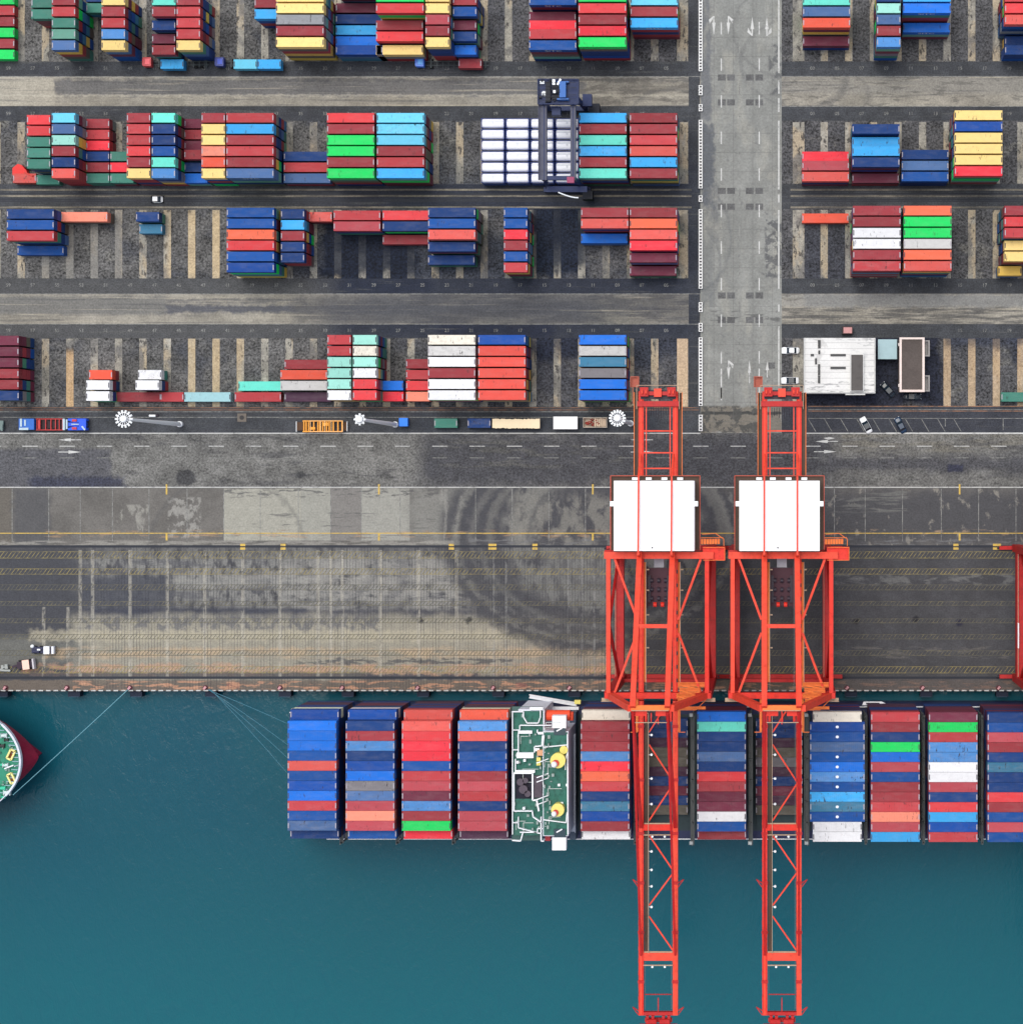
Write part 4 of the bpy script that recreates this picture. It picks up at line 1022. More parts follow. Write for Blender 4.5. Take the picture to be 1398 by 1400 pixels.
    for s in (-1, 1):
        m = MB(); m.rail([(CX+s*5.0, YW-1.0, GT-2.0), (CX+s*5.0, YW-9.0, GT-2.0), (CX+s*6.6, YW-9.0, GT-2.0)], 1.0, 1.2, 0.06); m.box(CX+s*4.8, CX+s*5.4, YW-9.0, YW-1.0, GT-2.2, GT-2.1); K(m, 'hinge_walkway', orangem)
    return R
crane = build_crane()
tag(crane, 'red quay crane at the left, boom over the ship just right of its bridge', 'gantry crane', 'red quay cranes on the rails')
def clone(root):
    r = root.copy(); COL.objects.link(r)
    for ch in list(root.children):
        c = ch.copy(); COL.objects.link(c); c.parent = r
        for g in ch.children:
            d = g.copy(); COL.objects.link(d); d.parent = c
    return r
def clone2(root):
    r = clone(root); return r
c2 = clone(crane); c2.location.x = CX+30.0
tag(c2, 'red quay crane right of the first, in line with the central road', 'gantry crane', 'red quay cranes on the rails')
c3 = clone(crane); c3.location.x = CX+104.0
tag(c3, 'red quay crane cut off by the right edge, only its left legs showing', 'gantry crane', 'red quay cranes on the rails')
m = MB(); m.box(-12.9, -12.66, -8.5, -2.0, 12.2, 13.6); m.build('white_sign_board', lampw, c3)

# ================================================================== BLUE YARD GANTRY
nav = paint('gantry_navy', (20,40,86), 0.5, 0.5); nav2 = paint('gantry_grey_blue', (78,80,98), 0.55, 0.5)
bl = paint('gantry_bright_blue', (52,104,176), 0.5, 0.2); blk = paint('gantry_black', (26,30,40), 0.6, 0.3)
def rtg():
    GZ = 22.0
    xa, xb = PX(743.5, GZ), PX(783, GZ); yn, ys = PY(124, GZ), PY(246, GZ)
    cx, cy = (xa+xb)/2, (yn+ys)/2
    R = empty('yard_gantry_crane', (cx, cy, 0)); off = (cx, cy, 0)
    K = lambda m, n, mt, p=None: m.build(n, mt, p or R, off=off)
    for x, sc in ((xa, 1), (xb, -1)):
        m = MB(); m.box(x-0.65, x+0.65, ys, yn, GZ-1.7, GZ); gb = K(m, 'girder', nav2)
        m = MB(); m.box(x-0.12, x+0.12, ys, yn, GZ, GZ+0.1); K(m, 'trolley_rail', nav, gb)
        for y in (ys+0.6, yn-0.6):
            m = MB(); m.beam((x, y, GZ-1.7), (x + sc*-1.2, y, 2.3), 0.95, 1.0); K(m, 'leg', nav)
    m = MB(); m.rail([(xa-1.3, ys, GZ), (xa-1.3, yn, GZ)], 1.1, 2.0, 0.07); m.box(xa-1.4, xa-0.66, ys, yn, GZ-0.14, GZ-0.02); K(m, 'walkway', nav2)
    for y in (ys+0.6, yn-0.6):
        m = MB(); m.box(xa-2.5, xb+2.5, y-0.6, y+0.6, 1.3, 2.3); sb = K(m, 'sill_beam', nav)
        for x in (xa-1.9, xa-0.3, xb+0.3, xb+1.9):
            m = MB(); m.tube((x, y-0.35, 0.75), (x, y+0.35, 0.75), 0.73, 14); K(m, 'wheel', tyre, sb)
        m = MB(); m.box(xa-0.6, xb+0.6, y-0.5, y+0.5, GZ-1.6, GZ-0.4); K(m, 'end_beam', nav)
    # power pack and stairs low on the north side, moved outwards
    m = MB(); m.box(xb+2.2, xb+5.0, yn-4.2, yn+0.4, 1.2, 3.8); K(m, 'power_pack', paint('power_pack_dark', (32,36,50), 0.6))
    m = MB(); m.box(xb+1.2, xb+3.6, yn-1.5, yn+1.6, 8, 10); K(m, 'electrical_cabinet', nav)
    # trolley at north end
    ty = yn-0.5
    m = MB(); m.box(xa-1.5, xb+1.6, ty-3.2, ty+3.2, GZ+0.15, GZ+0.6); tr = K(m, 'trolley', nav)
    m = MB(); m.box(xa+0.6, xa+1.8, ty-2.6, ty+2.4, GZ+0.6, GZ+1.8); m.box(xa+2.2, xa+4.2, ty-2.0, ty+2.2, GZ+0.6, GZ+1.5); m.tube((xa+2.2, ty, GZ+1.6), (xa+4.2, ty, GZ+1.6), 0.8, 12); K(m, 'hoist', blk, tr)
    m = MB(); m.box(xb-3.2, xb-1.6, ty-1.6, ty+2.4, GZ+0.6, GZ+2.2); m.box(xb-3.9, xb-0.9, ty+2.2, ty+2.6, GZ+0.6, GZ+1.6); m.box(xb-3.9, xb-0.9, ty-2.2, ty-1.7, GZ+0.6, GZ+1.6); K(m, 'winch_frame', bl, tr)
    m = MB(); m.dome((xa+0.1, ty-0.4, GZ+0.62), 0.75, 10, 4); m.box(xa-0.9, xa+0.2, ty+2.0, ty+2.7, GZ+0.6, GZ+1.2)
    m.box(xa+2.3, xa+3.0, ty+1.6, ty+3.0, GZ+1.5, GZ+1.9); m.beam((xa+3.6, ty+1.6, GZ+1.7), (xa+4.4, ty+3.1, GZ+1.7), 0.5); m.box(xa+2.6, xa+3.2, ty-0.6, ty+0.1, GZ+2.3, GZ+2.6); m.box(xa+4.3, xa+4.7, ty-0.8, ty+0.9, GZ+1.5, GZ+1.9)
    K(m, 'white_covers', lampw, tr)
    rr = random.Random(11); m = MB()
    for i in range(16):
        x = xa-1.0+rr.random()*(xb-xa+1.6); y = ty-2.8+rr.random()*5.4; w_ = rr.uniform(.15,.5); m.box(x, x+w_, y, y+rr.uniform(.2,.9), GZ+.605+i*0.001, GZ+rr.uniform(.8,1.6))
    for i in range(6): y = ty-2.5+i*0.95; m.beam((xa-1.0, y, GZ+1.9), (xb+1.0, y+rr.uniform(-.6,.6), GZ+1.9), 0.08)
    K(m, 'cables_and_boxes', blk, tr)
    m = MB(); m.rail([(xa-1.4, ty-3.1, GZ+.6), (xa-1.4, ty+3.1, GZ+.6), (xb+1.5, ty+3.1, GZ+.6), (xb+1.5, ty-3.1, GZ+.6)], 1.1, 1.2, 0.08, True); K(m, 'railing', nav, tr)
    m = MB(); m.box(xa+1.8, xa+4.0, ty-5.4, ty-3.3, GZ-3.6, GZ-1.2); K(m, 'operator_cab', nav, tr)
    # south end platforms
    m = MB(); m.box(xa-0.6, xb+2.6, ys-1.6, ys-0.1, 12.0, 12.3); sp = K(m, 'service_platform', nav)
    m = MB(); pts = []
    for i in range(9):
        a = i/8; pts.append((xa+2.6+a*5.2, ys-1.7-1.4*math.sin(a*math.pi*0.5)-0.1, 12.3))
    for p, q in zip(pts, pts[1:]): m.beam((p[0],p[1],13.2), (q[0],q[1],13.2), 0.3)
    K(m, 'white_handrail', lampw, sp)
    m = MB(); m.box(xb-1.4, xb+0.4, ys-0.9, ys+0.6, GZ+0.1, GZ+1.3); K(m, 'red_motor_box', paint('motor_magenta', (150,60,96), 0.5))
    m = MB(); m.box(xb+0.8, xb+3.4, ys-2.5, ys-0.3, 2.3, 6.0); K(m, 'cable_reel_housing', blk)
    # spreader hanging above the tanks
    sy = PY(190, 12)
    return R
rt = rtg(); tag(rt, 'dark blue rubber-tyred gantry crane straddling the white tank containers', 'yard crane')
# ================================================================== CONTAINER SHIP
mastw0 = paint('fitting_pale_grey', (176,182,182), 0.6, 0.2)
hullm = paint('hull_navy', (40,46,84), 0.5, 0.25); deckd = paint('deck_dark_green', (52,66,70), 0.7, 0.3)
deckg = paint('deck_green', (50,108,94), 0.7, 0.9); whitep = paint('ship_white', (240,241,244), 0.5, 0.06)
lash = paint('lashing_bridge_grey', (92,96,96), 0.6, 0.3); antif = paint('antifouling_red', (146,34,64), 0.6, 0.2)
yel = paint('funnel_yellow', (232,218,116), 0.5, 0.3); lifeb = paint('lifeboat_orange', (240,84,50), 0.5, 0.1)
DZ = 7.4
YN, YS = PY(964.0, DZ)-0.2, PY(1147.0, DZ)
XL0 = PX(396, DZ)
S = empty('container_ship', (0, (YN+YS)/2, 0)); so = (0, (YN+YS)/2, 0)
K = lambda m, n, mt, p=None, **k: m.build(n, mt, p or S, off=so, **k)
XE = 190.0
m = MB()
hp = [(XL0, YN-1.6), (XL0+3, YN-0.3), (XL0+10, YN), (XE-40, YN), (XE-14, YN-6), (XE, (YN+YS)/2), (XE-14, YS+6), (XE-40, YS), (XL0+10, YS), (XL0+3, YS+0.3), (XL0, YS+1.6)]
m.prism(hp, -5.5, DZ); K(m, 'hull', hullm)
m = MB(); m.box(XL0+1, XE-30, YN-2.2, YS+2.2, DZ+0.004, DZ+0.06); K(m, 'deck', deckd)
m = MB(); m.rail([(XL0+0.3, YN-1.6, DZ), (XL0+3, YN-0.4, DZ), (XL0+10, YN-0.15, DZ), (PX(700,DZ), YN-0.15, DZ)], 1.1, 3, 0.1)
m.rail([(PX(800,DZ), YN-0.15, DZ), (XE-40, YN-0.15, DZ)], 1.1, 3, 0.1); m.rail([(XL0+10, YS+0.15, DZ), (XE-40, YS+0.15, DZ)], 1.1, 3, 0.1); K(m, 'railing', whitep)
m = MB(); 
for (a, b_) in ((400,455),(478,530),(632,690)): m.box(PX(a,DZ), PX(b_,DZ), YN-1.0, YN-0.6, DZ+0.1, DZ+1.6)
K(m, 'side_fittings', paint('cream_fittings', (214,208,186), 0.6, 0.5))
edges = [b_[0] for b_ in BAYS[1:4]] + [793.2, 874, 952.3, 1031, 1107.2, 1189.8, 1268.8, 1349.0]
for e in [x for x in edges if x != 793.2] + [1428]:
    m = MB(); x = PX(e, 20) - 0.9
    wide = 1.5
    for yy in [YN-1.2 + i*(YS-YN+2.4)/6 for i in range(7)]:
        m.box(x-0.5, x-0.2, yy-0.15, yy+0.15, DZ+0.1, 20.5)
    for z in (13.5, 18.5): m.box(x-0.62, x+0.1, YS+1, YN-1, z, z+0.12)
    m.rail([(x-0.6, YN-1, 18.6), (x-0.6, YS+1, 18.6)], 1.1, 2.6, 0.08)
    K(m, 'lashing_bridge', lash)
for e in (946, 1026, 1103, 876):
    m = MB(); x = PX(e, 20)
    for yy in [YN-1.0 + i*(YS-YN+2.0)/6 for i in range(7)]: m.box(x-0.15, x+0.15, yy-0.15, yy+0.15, DZ+0.1, 21)
    m.box(x-0.5, x+0.4, YS+1, YN-1, 19.4, 19.55); m.rail([(x+0.4, YN-1, 19.55), (x+0.4, YS+1, 19.55)], 1.1, 2.6, 0.09)
    lb_ = K(m, 'lashing_bridge', lash)
    if e != 876:
        
        for ya in (YN-0.7, YS+1.6): m = MB(); m.box(x-0.7, x+0.2, ya-0.4, ya+0.4, 20.9, 21.3); K(m, 'floodlight', mastw0, lb_)
# hatch coamings
for e in [393.0] + edges:
    m = MB(); x = PX(e, SHIPZ); m.box(x+0.3, x+11.9, YS+3, YN-3, DZ+0.07, DZ+0.32); K(m, 'hatch_cover', deckd)
# gangway and side ladders
m = MB(); g0 = P(724, 951.5, 9); g1 = P(788, 962.5, 7.6); m.beam(g0, g1, 0.9, 0.3)
m.rail([g0+Vector((0,.4,.1)), g1+Vector((0,.4,.1))], 1.0, 1.5, 0.09); m.rail([g0-Vector((0,.4,-.1)), g1-Vector((0,.4,-.1))], 1.0, 1.5, 0.09)
K(m, 'gangway', whitep)
m = MB(); c = P(1193, 961.5, 8); 
pts = [(c.x-2.9, c.y-.45), (c.x-2.5, c.y+.45), (c.x+2.2, c.y+.45), (c.x+3.2, c.y), (c.x+2.2, c.y-.45)]; m.prism(pts, DZ+0.3, DZ+1.0); bb = K(m, 'rescue_boat', whitep)
m = MB(); m.box(c.x-1.9, c.x+1.6, c.y-0.22, c.y+0.22, DZ+1.003, DZ+1.06); K(m, 'cockpit', darkm, bb)
# ---- deckhouse: everything about its own group
DH = empty('bridge_house', (0, 0, 0)); DH.parent = S
HZ = 30.0
def hx(px, z=HZ): return PX(px, z)
def hy(py, z=HZ): return PY(py, z)
m = MB(); m.box(hx(742), hx(776.5), hy(1143), hy(1000), DZ+0.1, HZ-0.01); m.box(hx(706), hx(741.9), hy(1132), hy(972), DZ+0.1, 26.9)
KD = lambda m, n, mt, p=None: m.build(n, mt, p or DH, off=so)
KD(m, 'house_walls', paint('house_wall_white', (226,227,238), 0.5, 0.1))
m = MB(); m.box(hx(743), hx(775.6), hy(1142), hy(1001), HZ, HZ+0.12); KD(m, 'monkey_deck', deckg)
zs = [('r', 701.5,741.5,972,1142, 27.0), ]
m = MB(); m.box(hx(702,27), hx(742,27), hy(1142,27), hy(972,27), 26.92, 27.05); KD(m, 'upper_deck', deckg)
m = MB(); m.box(hx(699.5,22), hx(742,22), hy(1149,22), hy(966,22), 21.8, 22.0); KD(m, 'lower_deck', paint('deck_grey_green', (72,104,100), 0.6, 0.3))
# white bulwark lines on the decks (photo outline of the stepped decks)
def wall(m, pts, z, h=1.2, w=0.35):
    q = [P(a, b_, z) for a, b_ in pts]
    for a, b_ in zip(q, q[1:]):
        a = a + Vector((0,0,h/2)); b2 = b_ + Vector((0,0,h/2)); m.beam(a, b2, w*0.72, h)
m = MB()
wall(m, [(701,973),(701,1140)], 27.1, 1.0, .28)
wall(m, [(700,972.5),(716,972.5),(716,980),(721,988),(736,988),(739,980),(739,970)], 27.1, 1.0, .3)
wall(m, [(711,997),(711,991),(754,991)], 27.1, 1.1, .3)
wall(m, [(701,997.5),(711,997.5)], 27.1, 1.0, .25); wall(m, [(701,1024.5),(709,1024.5)], 27.1, 1.0, .25)
wall(m, [(709,1002),(709,1029)], 27.1, 1.1, .3); wall(m, [(735,997),(735,1001),(756,1001)], 27.1, 1.1, .35)
wall(m, [(742,1005),(741,1019),(731,1020),(731,1028)], 27.1, 1.1, .35)
wall(m, [(705,1037),(705,1055)], 27.1, 1.0, .3)
wall(m, [(703,1056),(728.5,1056),(728.5,1093),(734,1093),(737,1108)], 27.1, 1.2, .5)
wall(m, [(703,1056),(703,1108),(728,1108),(729,1116),(741,1124)], 27.1, 1.0, .35)
wall(m, [(709,1116),(709,1131),(740,1139)], 27.1, 1.0, .28); wall(m, [(711,1137),(735,1137),(735,1132),(742,1132)], 27.1, 1.0, .3)
wall(m, [(700.5,1148),(712,1149),(715,1138)], 27.1, 1.0, .35); wall(m, [(740,1116),(740,1149),(744,1149)], 27.1, 1.0, .35)
wall(m, [(701,1124),(709,1124)], 27.1, 1.0, .25)
KD(m, 'deck_bulwarks', whitep)
m = MB()
for (x0, x1, y0, y1) in ((708,727,999,1003),(706,729,1029,1036.5),(731,737,1023,1027),(724,742,967,970.5),(735,748,1001,1004)):
    m = MB(); m.box(PX(x0,28), PX(x1,28), PY(y1,28), PY(y0,28), 27.1, 28.0); KD(m, 'deck_locker', whitep)
m = MB(); m.box(PX(704,28), PX(731,28), PY(1056.5,28), PY(1053,28), 27.1, 28.2); KD(m, 'deck_locker', whitep)
m = MB(); 
wall(m, [(744,1005),(742.5,1021),(775,1018)], HZ+.12, 0.9, .3); wall(m, [(743,1120),(774,1124),(775,1110)], HZ+.12, 0.9, .3)
wall(m, [(776,1003),(776.5,1140)], HZ+.12, 1.0, .4)
wall(m, [(742,1060),(743,1075)], HZ+.12, 0.9, .25); wall(m, [(775,1030),(773,1040),(773,1052)], HZ+.12, 0.9, .25)
KD(m, 'monkey_deck_bulwark', whitep)
# open casing: flat dark plate, the well's shade put into its colour
m = MB(); m.box(PX(704.5,27.1), PX(727,27.1), PY(1092,27.1), PY(1058,27.1), 27.06, 27.1); 
KD(m, 'casing_opening', paint('soot_black', (34,34,48), 0.8, 0.3))
m = MB(); 
for (x, y, r) in ((712,1068,.9),(719,1066,.7),(716,1078,1.1),(722,1084,.8)): c = P(x,y,27.1); m.tube((c.x,c.y,27.1), (c.x,c.y,28.6), r, 12)
m.box(PX(730,27.1), PX(741,27.1), PY(1090,27.1), PY(1060,27.1), 27.06, 27.6); KD(m, 'exhaust_pipes', paint('pipe_grey', (84,74,84), 0.6, 0.4))
# bridge wings
for (y0, y1) in ((978.5, 995.5), (1145, 1162.5)):
    m = MB(); zz = HZ+0.2
    m.box(PX(754.5,zz), PX(773.5,zz), PY(y1,zz), PY(y0,zz), HZ-2.2, zz); w_ = KD(m, 'bridge_wing', whitep)
    m = MB(); ya, yb = (995.8, 1005) if y0 < 1000 else (1133, 1144.6)
    m.box(PX(757,zz), PX(773,zz), PY(yb,zz), PY(ya,zz), HZ+0.02, HZ+0.3); KD(m, 'wing_windows', paint('bridge_glass', (18,52,62), 0.15, 0.1, 0.6))
    m = MB(); c = P(764.5, ya+2 if y0 < 1000 else ya+3, zz); m.beam((c.x-0.7,c.y-0.3,HZ+.5),(c.x+0.7,c.y+0.5,HZ+.5),0.3); KD(m, 'wing_lamp', whitep)
# yellow funnels with white and red caps
for (px, py, r) in ((762.2, 1040, 10.4), (762, 1107.5, 9.0)):
    c = P(px, py, 33); rr = r*467/2575
    m = MB(); m.tube((c.x,c.y,HZ+0.12), (c.x,c.y,33), rr*0.96, 22, rr); f_ = KD(m, 'yellow_dome_base', yel)
    m = MB(); m.tube((c.x-0.5,c.y-0.6,33.0), (c.x-0.5,c.y-0.6,33.4), rr*0.45, 16); KD(m, 'red_collar', paint('collar_red', (196,60,50), 0.5), f_)
    m = MB(); m.dome((c.x-0.85,c.y-0.9,33.41), rr*0.42, 12, 4); KD(m, 'radar_dome', whitep, f_)
m = MB(); c = P(770.5, 1025, 31); m.tube((c.x,c.y,HZ+.1),(c.x,c.y,31.5),1.0,14); KD(m, 'yellow_drum', yel)
m = MB()
for (x, y) in ((736,1038),(736,1044)): c = P(x,y,28); m.box(c.x-.5,c.x+.5,c.y-.45,c.y+.45,27.1,28.2)
KD(m, 'yellow_lockers', yel)
m = MB(); c = P(738,1029,28); m.box(c.x-.7,c.x+.7,c.y-.7,c.y+.7,27.1,28.4); KD(m, 'tan_locker', paint('tan_locker', (214,160,120), 0.6))
m = MB()
for (x, y) in ((707.5,1042),(717,1039.5),(764,1073),(775,1073),(716,1105),(768,1098)): c = P(x,y,28 if x<742 else HZ+.3); m.box(c.x-.3,c.x+.3,c.y-.3,c.y+.3,27.1 if x<742 else HZ+.12,c.z+.4)
for (y) in (1060,1066,1090,1097,1040): 
    c = P(742, y, HZ+.5); m.beam((c.x-1.6,c.y-.6,c.z),(c.x+1.4,c.y+.5,c.z),0.22); m.beam((c.x,c.y-1,c.z),(c.x+.3,c.y+1.2,c.z+2.4),0.18)
KD(m, 'antennas', whitep)
m = MB()
for (x0, x1, y0, y1) in ((746,755,974,983),(777,783,974,985)): m.box(PX(x0,24), PX(x1,24), PY(y1,24), PY(y0,24), 22.0, 24.0)
c0 = P(748,977,23); c1 = P(780,977,23); m.tube((c0.x,c0.y,24.4),(c1.x,c1.y,24.4),1.35,14); KD(m, 'lifeboat', lifeb)
m = MB(); m.box(PX(746,22), PX(753,22), PY(1148,22), PY(1140,22), 22.0, 23.6); KD(m, 'red_hose_box', paint('hose_box_red', (180,60,66), 0.6))
m = MB(); m.box(PX(722,10), PX(790,10), YN-0.9, YN-0.1, DZ+0.2, DZ+1.3); m.box(PX(714,10), PX(726,10), YN-2.2, YN-0.9, DZ+0.2, DZ+1.3)
KD(m, 'embarkation_platform', whitep)
m = MB(); m.box(PX(782,DZ), PX(790,DZ), YS+1, YN-1, DZ+0.1, DZ+6); KD(m, 'engine_casing_side', paint('casing_blue_grey', (74,86,104), 0.6, 0.2))
m = MB(); c = P(789.5, 959.5, 9); m.box(c.x-.8,c.x+.8,c.y-.5,c.y+.5,8.6,9.8); KD(m, 'yellow_winch', yel)
rr = random.Random(4)
m = MB()
for i in range(46):
    if rr.random() < 0.5: c = P(rr.uniform(704,740), rr.choice((rr.uniform(976,1052), rr.uniform(1098,1136))), 27.1)
    else: c = P(rr.uniform(744,756), rr.uniform(1006,1138), HZ+.12)
    a_ = rr.uniform(.1,.35); b2_ = rr.uniform(.1,.5); m.box(c.x-a_, c.x+a_, c.y-b2_, c.y+b2_, c.z+0.002*i, c.z+rr.uniform(.3,1.0))
KD(m, 'deck_fittings', paint('fittings_grey', (150,164,160), 0.6, 0.4))
m = MB()
for i in range(12):
    y = rr.uniform(985,1130); z_ = 27.35 if i % 2 else HZ+.4; x_ = rr.uniform(704,722) if i % 2 else rr.uniform(744,752)
    c = P(x_, y, z_); m = MB(); m.beam(c, (c.x+rr.uniform(1.5,4.5), c.y, z_), 0.12); m.beam(c, (c.x, c.y-rr.uniform(.5,2.5), z_), 0.12)
    KD(m, 'pipe_run', paint('pipe_white', (206,214,210), 0.6, 0.3))
m = MB(); m.box(PX(777,18), PX(786,18), PY(1138,18), PY(1004,18), 16.9, 17.05); m.rail([(PX(786,18), PY(1138,18), 17.05), (PX(786,18), PY(1004,18), 17.05)], 1.1, 1.6, 0.1); KD(m, 'side_walkway', paint('walkway_pale', (176,182,196), 0.6, 0.3))
tag(S, 'large dark-hulled container ship moored along the quay beneath the red cranes', 'container ship')

# ================================================================== BOW OF THE SECOND SHIP
BZ = 11.0
B = empty('moored_ship_bow', (PX(-60, BZ), PY(1041, BZ), 0)); bo = tuple(B.location)
KB = lambda m, n, mt, p=None, **k: m.build(n, mt, p or B, off=bo, **k)
yc = PY(1041.5, BZ); tip = PX(28.2, BZ); hw = 16.2
def outline(tipx, half, ln, pw, n=22):
    pts = []
    for i in range(n+1):
        a = i/n
        pts.append((tipx - ln*(1-math.cos(a*math.pi/2)), half*math.sin(a*math.pi/2)**pw))
    up = [(x, yc+y) for x, y in pts]; dn = [(x, yc-y) for x, y in pts]
    return up, dn
def bowhull(m, lev):
    rings = []
    for (z, tipx, half, ln, pw) in lev:
        up, dn = outline(tipx, half, ln, pw)
        ring = dn[::-1] + up[1:]
        ring = [(-330.0, ring[0][1])] + ring + [(-330.0, ring[-1][1])]
        rings.append([(x, y, z) for x, y in ring])
    n = len(rings[0]); v = [p for r in rings for p in r]; f = []
    for j in range(len(rings)-1):
        for i in range(n-1): f.append((j*n+i, j*n+i+1, (j+1)*n+i+1, (j+1)*n+i))
    m._add(v, f)
wl = PX(58.5, -4.5)
m = MB(); bowhull(m, [(-5.5, wl, 14.0, 34, 2.0), (-1.5, wl-0.5, 14.6, 33, 2.0)]); KB(m, 'boot_top', antif)
m = MB(); bowhull(m, [(-1.5, wl-0.5, 14.6, 33, 2.0), (3.0, tip+1.6, 15.2, 30, 1.5), (7.5, tip-0.4, 15.8, 26, 1.15), (BZ, tip, hw, 24, 1.0)]); KB(m, 'hull', paint('bow_hull_crimson', (146,30,60), 0.5, 0.3))
up, dn = outline(tip-0.5, hw-0.4, 24, 1.0)
m = MB(); m.poly(dn[::-1] + up[1:] + [(-330, yc+hw-0.4), (-330, yc-hw+0.4)], BZ-1.0); KB(m, 'foredeck', paint('bow_deck_green', (46,140,112), 0.6, 0.7))
up, dn = outline(tip+0.05, hw, 24, 1.0); ring = dn[::-1]+up[1:]
m = MB()
for a, b_ in zip(ring, ring[1:]): m.beam((a[0],a[1],BZ-0.2), (b_[0],b_[1],BZ-0.2), 0.2 if abs(a[1]-yc) > 9 else 0.5, 1.2)
KB(m, 'bulwark', paint('bulwark_white', (216,220,232), 0.5, 0.1))
m = MB(); up, dn = outline(tip-1.4, hw-1.2, 24, 1.0); ring = dn[::-1]+up[1:]
for a in ring[::1]:
    if abs(a[1]-yc) < 10: m.beam((a[0]+0.9,a[1],BZ-0.3), (a[0]-1.0,a[1],BZ-0.9), 0.22)
KB(m, 'bulwark_stays', paint('stay_pale', (150,182,190), 0.5))
for (px, py, a) in ((14.5, 1032, 0.45), (15, 1064.5, -0.45)):
    c = P(px, py, BZ); m = MB(); ca, sa = math.cos(a), math.sin(a)
    L2, W2 = 1.25, 0.62
    def rp(u, w): return (c.x + u*sa*1 + w*ca, c.y + u*ca - w*sa)
    for (u0,w0,u1,w1) in ((-L2,-W2,L2,-W2),(L2,-W2,L2,W2),(L2,W2,-L2,W2),(-L2,W2,-L2,-W2)):
        p, q = rp(u0,w0), rp(u1,w1); m.beam((p[0],p[1],BZ-.55), (q[0],q[1],BZ-.55), 0.42, 0.8)
    hw_ = KB(m, 'hawse_coaming', paint('coaming_pale_yellow', (244,232,150), 0.6))
    m = MB(); p = [rp(-L2+.3,-W2+.3), rp(L2-.3,-W2+.3), rp(L2-.3,W2-.3), rp(-L2+.3,W2-.3)]; m.prism(p, BZ-0.98, BZ-.75); KB(m, 'hawse_pipe', paint('rust_brown', (120,60,30), 0.7, 0.4), hw_)
rr = random.Random(8); m = MB()
for i in range(40):
    px = rr.uniform(-8, 18); py = rr.uniform(1004, 1096)
    if ((px+60)/90)**2 + ((py-1041)/62)**2 > 0.85: continue
    c = P(px, py, BZ-1); a_ = rr.uniform(.1,.35); m.box(c.x-a_, c.x+a_, c.y-a_*rr.uniform(.5,3), c.y+a_, BZ-.999+i*0.001, BZ-.999+rr.uniform(.3,.9))
KB(m, 'deck_fittings', paint('bow_fittings', (120,150,140), 0.6, 0.5))
random.seed(3)
for i, (px, py) in enumerate(((3,1046),(7,1046.5),(2,1020),(3,1078),(5,1006),(8,1012),(4,1090),(9,1084))):
    c = P(px, py, BZ); m = MB(); r = random.uniform(.4,.8)
    m.tube((c.x-r,c.y,BZ-.5),(c.x+r,c.y,BZ-.5),r*.7,10); m.box(c.x-r*1.2,c.x-r,c.y-r,c.y+r,BZ-1,BZ-.1); m.box(c.x+r,c.x+r*1.2,c.y-r,c.y+r,BZ-1,BZ-.1)
    KB(m, 'mooring_winch', paint(('winch_teal','winch_white','winch_dark')[i%3], ((70,200,160),(200,214,214),(60,60,60))[i%3], 0.6))
m = MB(); c = P(12,1047.5,BZ); m.beam((c.x-1.2,c.y-.7,BZ-.4),(c.x+1.4,c.y+.3,BZ+.3),0.3); m.tube((c.x+2.6,c.y+.3,BZ-.8),(c.x+2.6,c.y+.3,BZ+2.5),.12,6); KB(m, 'jack_staff', whitep)
tag(B, 'green foredeck and crimson bow of a ship cut off by the left edge', 'ship')

# ================================================================== ROPES, BOLLARDS, FENDERS
rope_m = paint('pale_rope', (104,156,170), 0.7, 0.05); rope2 = paint('thin_rope', (70,120,138), 0.7, 0.05)
def rope(a, b_, r, label, m_):
    m = MB(); a, b_ = Vector(a), Vector(b_); p = a
    for i in range(1, 9):
        t_ = i/8; q = a.lerp(b_, t_); q.z -= 1.0*4*t_*(1-t_)*0.8; m.tube(p, q, r, 6); p = q
    o = m.build('mooring_rope', m_, off=tuple(a)); o.location = a; tag(o, label, 'rope', 'mooring ropes'); return o
rope(P(176,942,0.6), P(18,1087,BZ-0.8), 0.11, 'pale mooring rope running from the quay down to the green bow', rope_m)
for i, (px, py, z, l) in enumerate(((392,989,7.5,'uppermost'),(393,1018,7.5,'second'),(393,1036,7.5,'third'),(392,1056,7.5,'lowest'))):
    rope(P(284+i*1.5,943,0.6), P(px,py,z), 0.08, f'{l} of the four thin ropes fanning to the container ship', rope2)
bolm = paint('bollard_maroon', (84,40,48), 0.5, 0.3); bolc = paint('bollard_pink_top', (206,150,154), 0.5, 0.1)
bx = [-95, 8, 92, 178, 281, 383, 468, 571, 674, 778, 1157, 1260, 1364]
bol0 = None
for i, px in enumerate(bx):
    c = P(px, 940.5, 0)
    if bol0 is None:
        m = MB(); m.tube((0,0,0.02),(0,0,0.12),0.75,12); m.tube((0,0,0.12),(0,0,0.7),0.36,12,0.30); o = m.build('bollard', bolm)
        m = MB(); m.box(-0.36,0.55,-0.26,0.26,0.7,0.95); m.dome((0.25,0.1,0.95),0.28,8,3,0.5); m.build('bollard_head', bolc, o); bol0 = o
    else:
        o = bol0.copy(); COL.objects.link(o)
        for ch in bol0.children: d = ch.copy(); COL.objects.link(d); d.parent = o
    o.location = c; o.rotation_euler = (0,0,0.8)
    side = f'{ORD[i-1]} bollard from the left on the quay edge' if i < 10 else f'{ORD[i-10]} quay bollard right of the second crane'
    tag(o, 'dark maroon ' + side + (' by the pale rope' if px == 178 else ''), 'bollard', 'bollards along the quay edge')
fen = paint('fender_rubber', (24,34,54), 0.7, 0.2); fenp = paint('fender_edge', (62,96,120), 0.6)
f0 = None
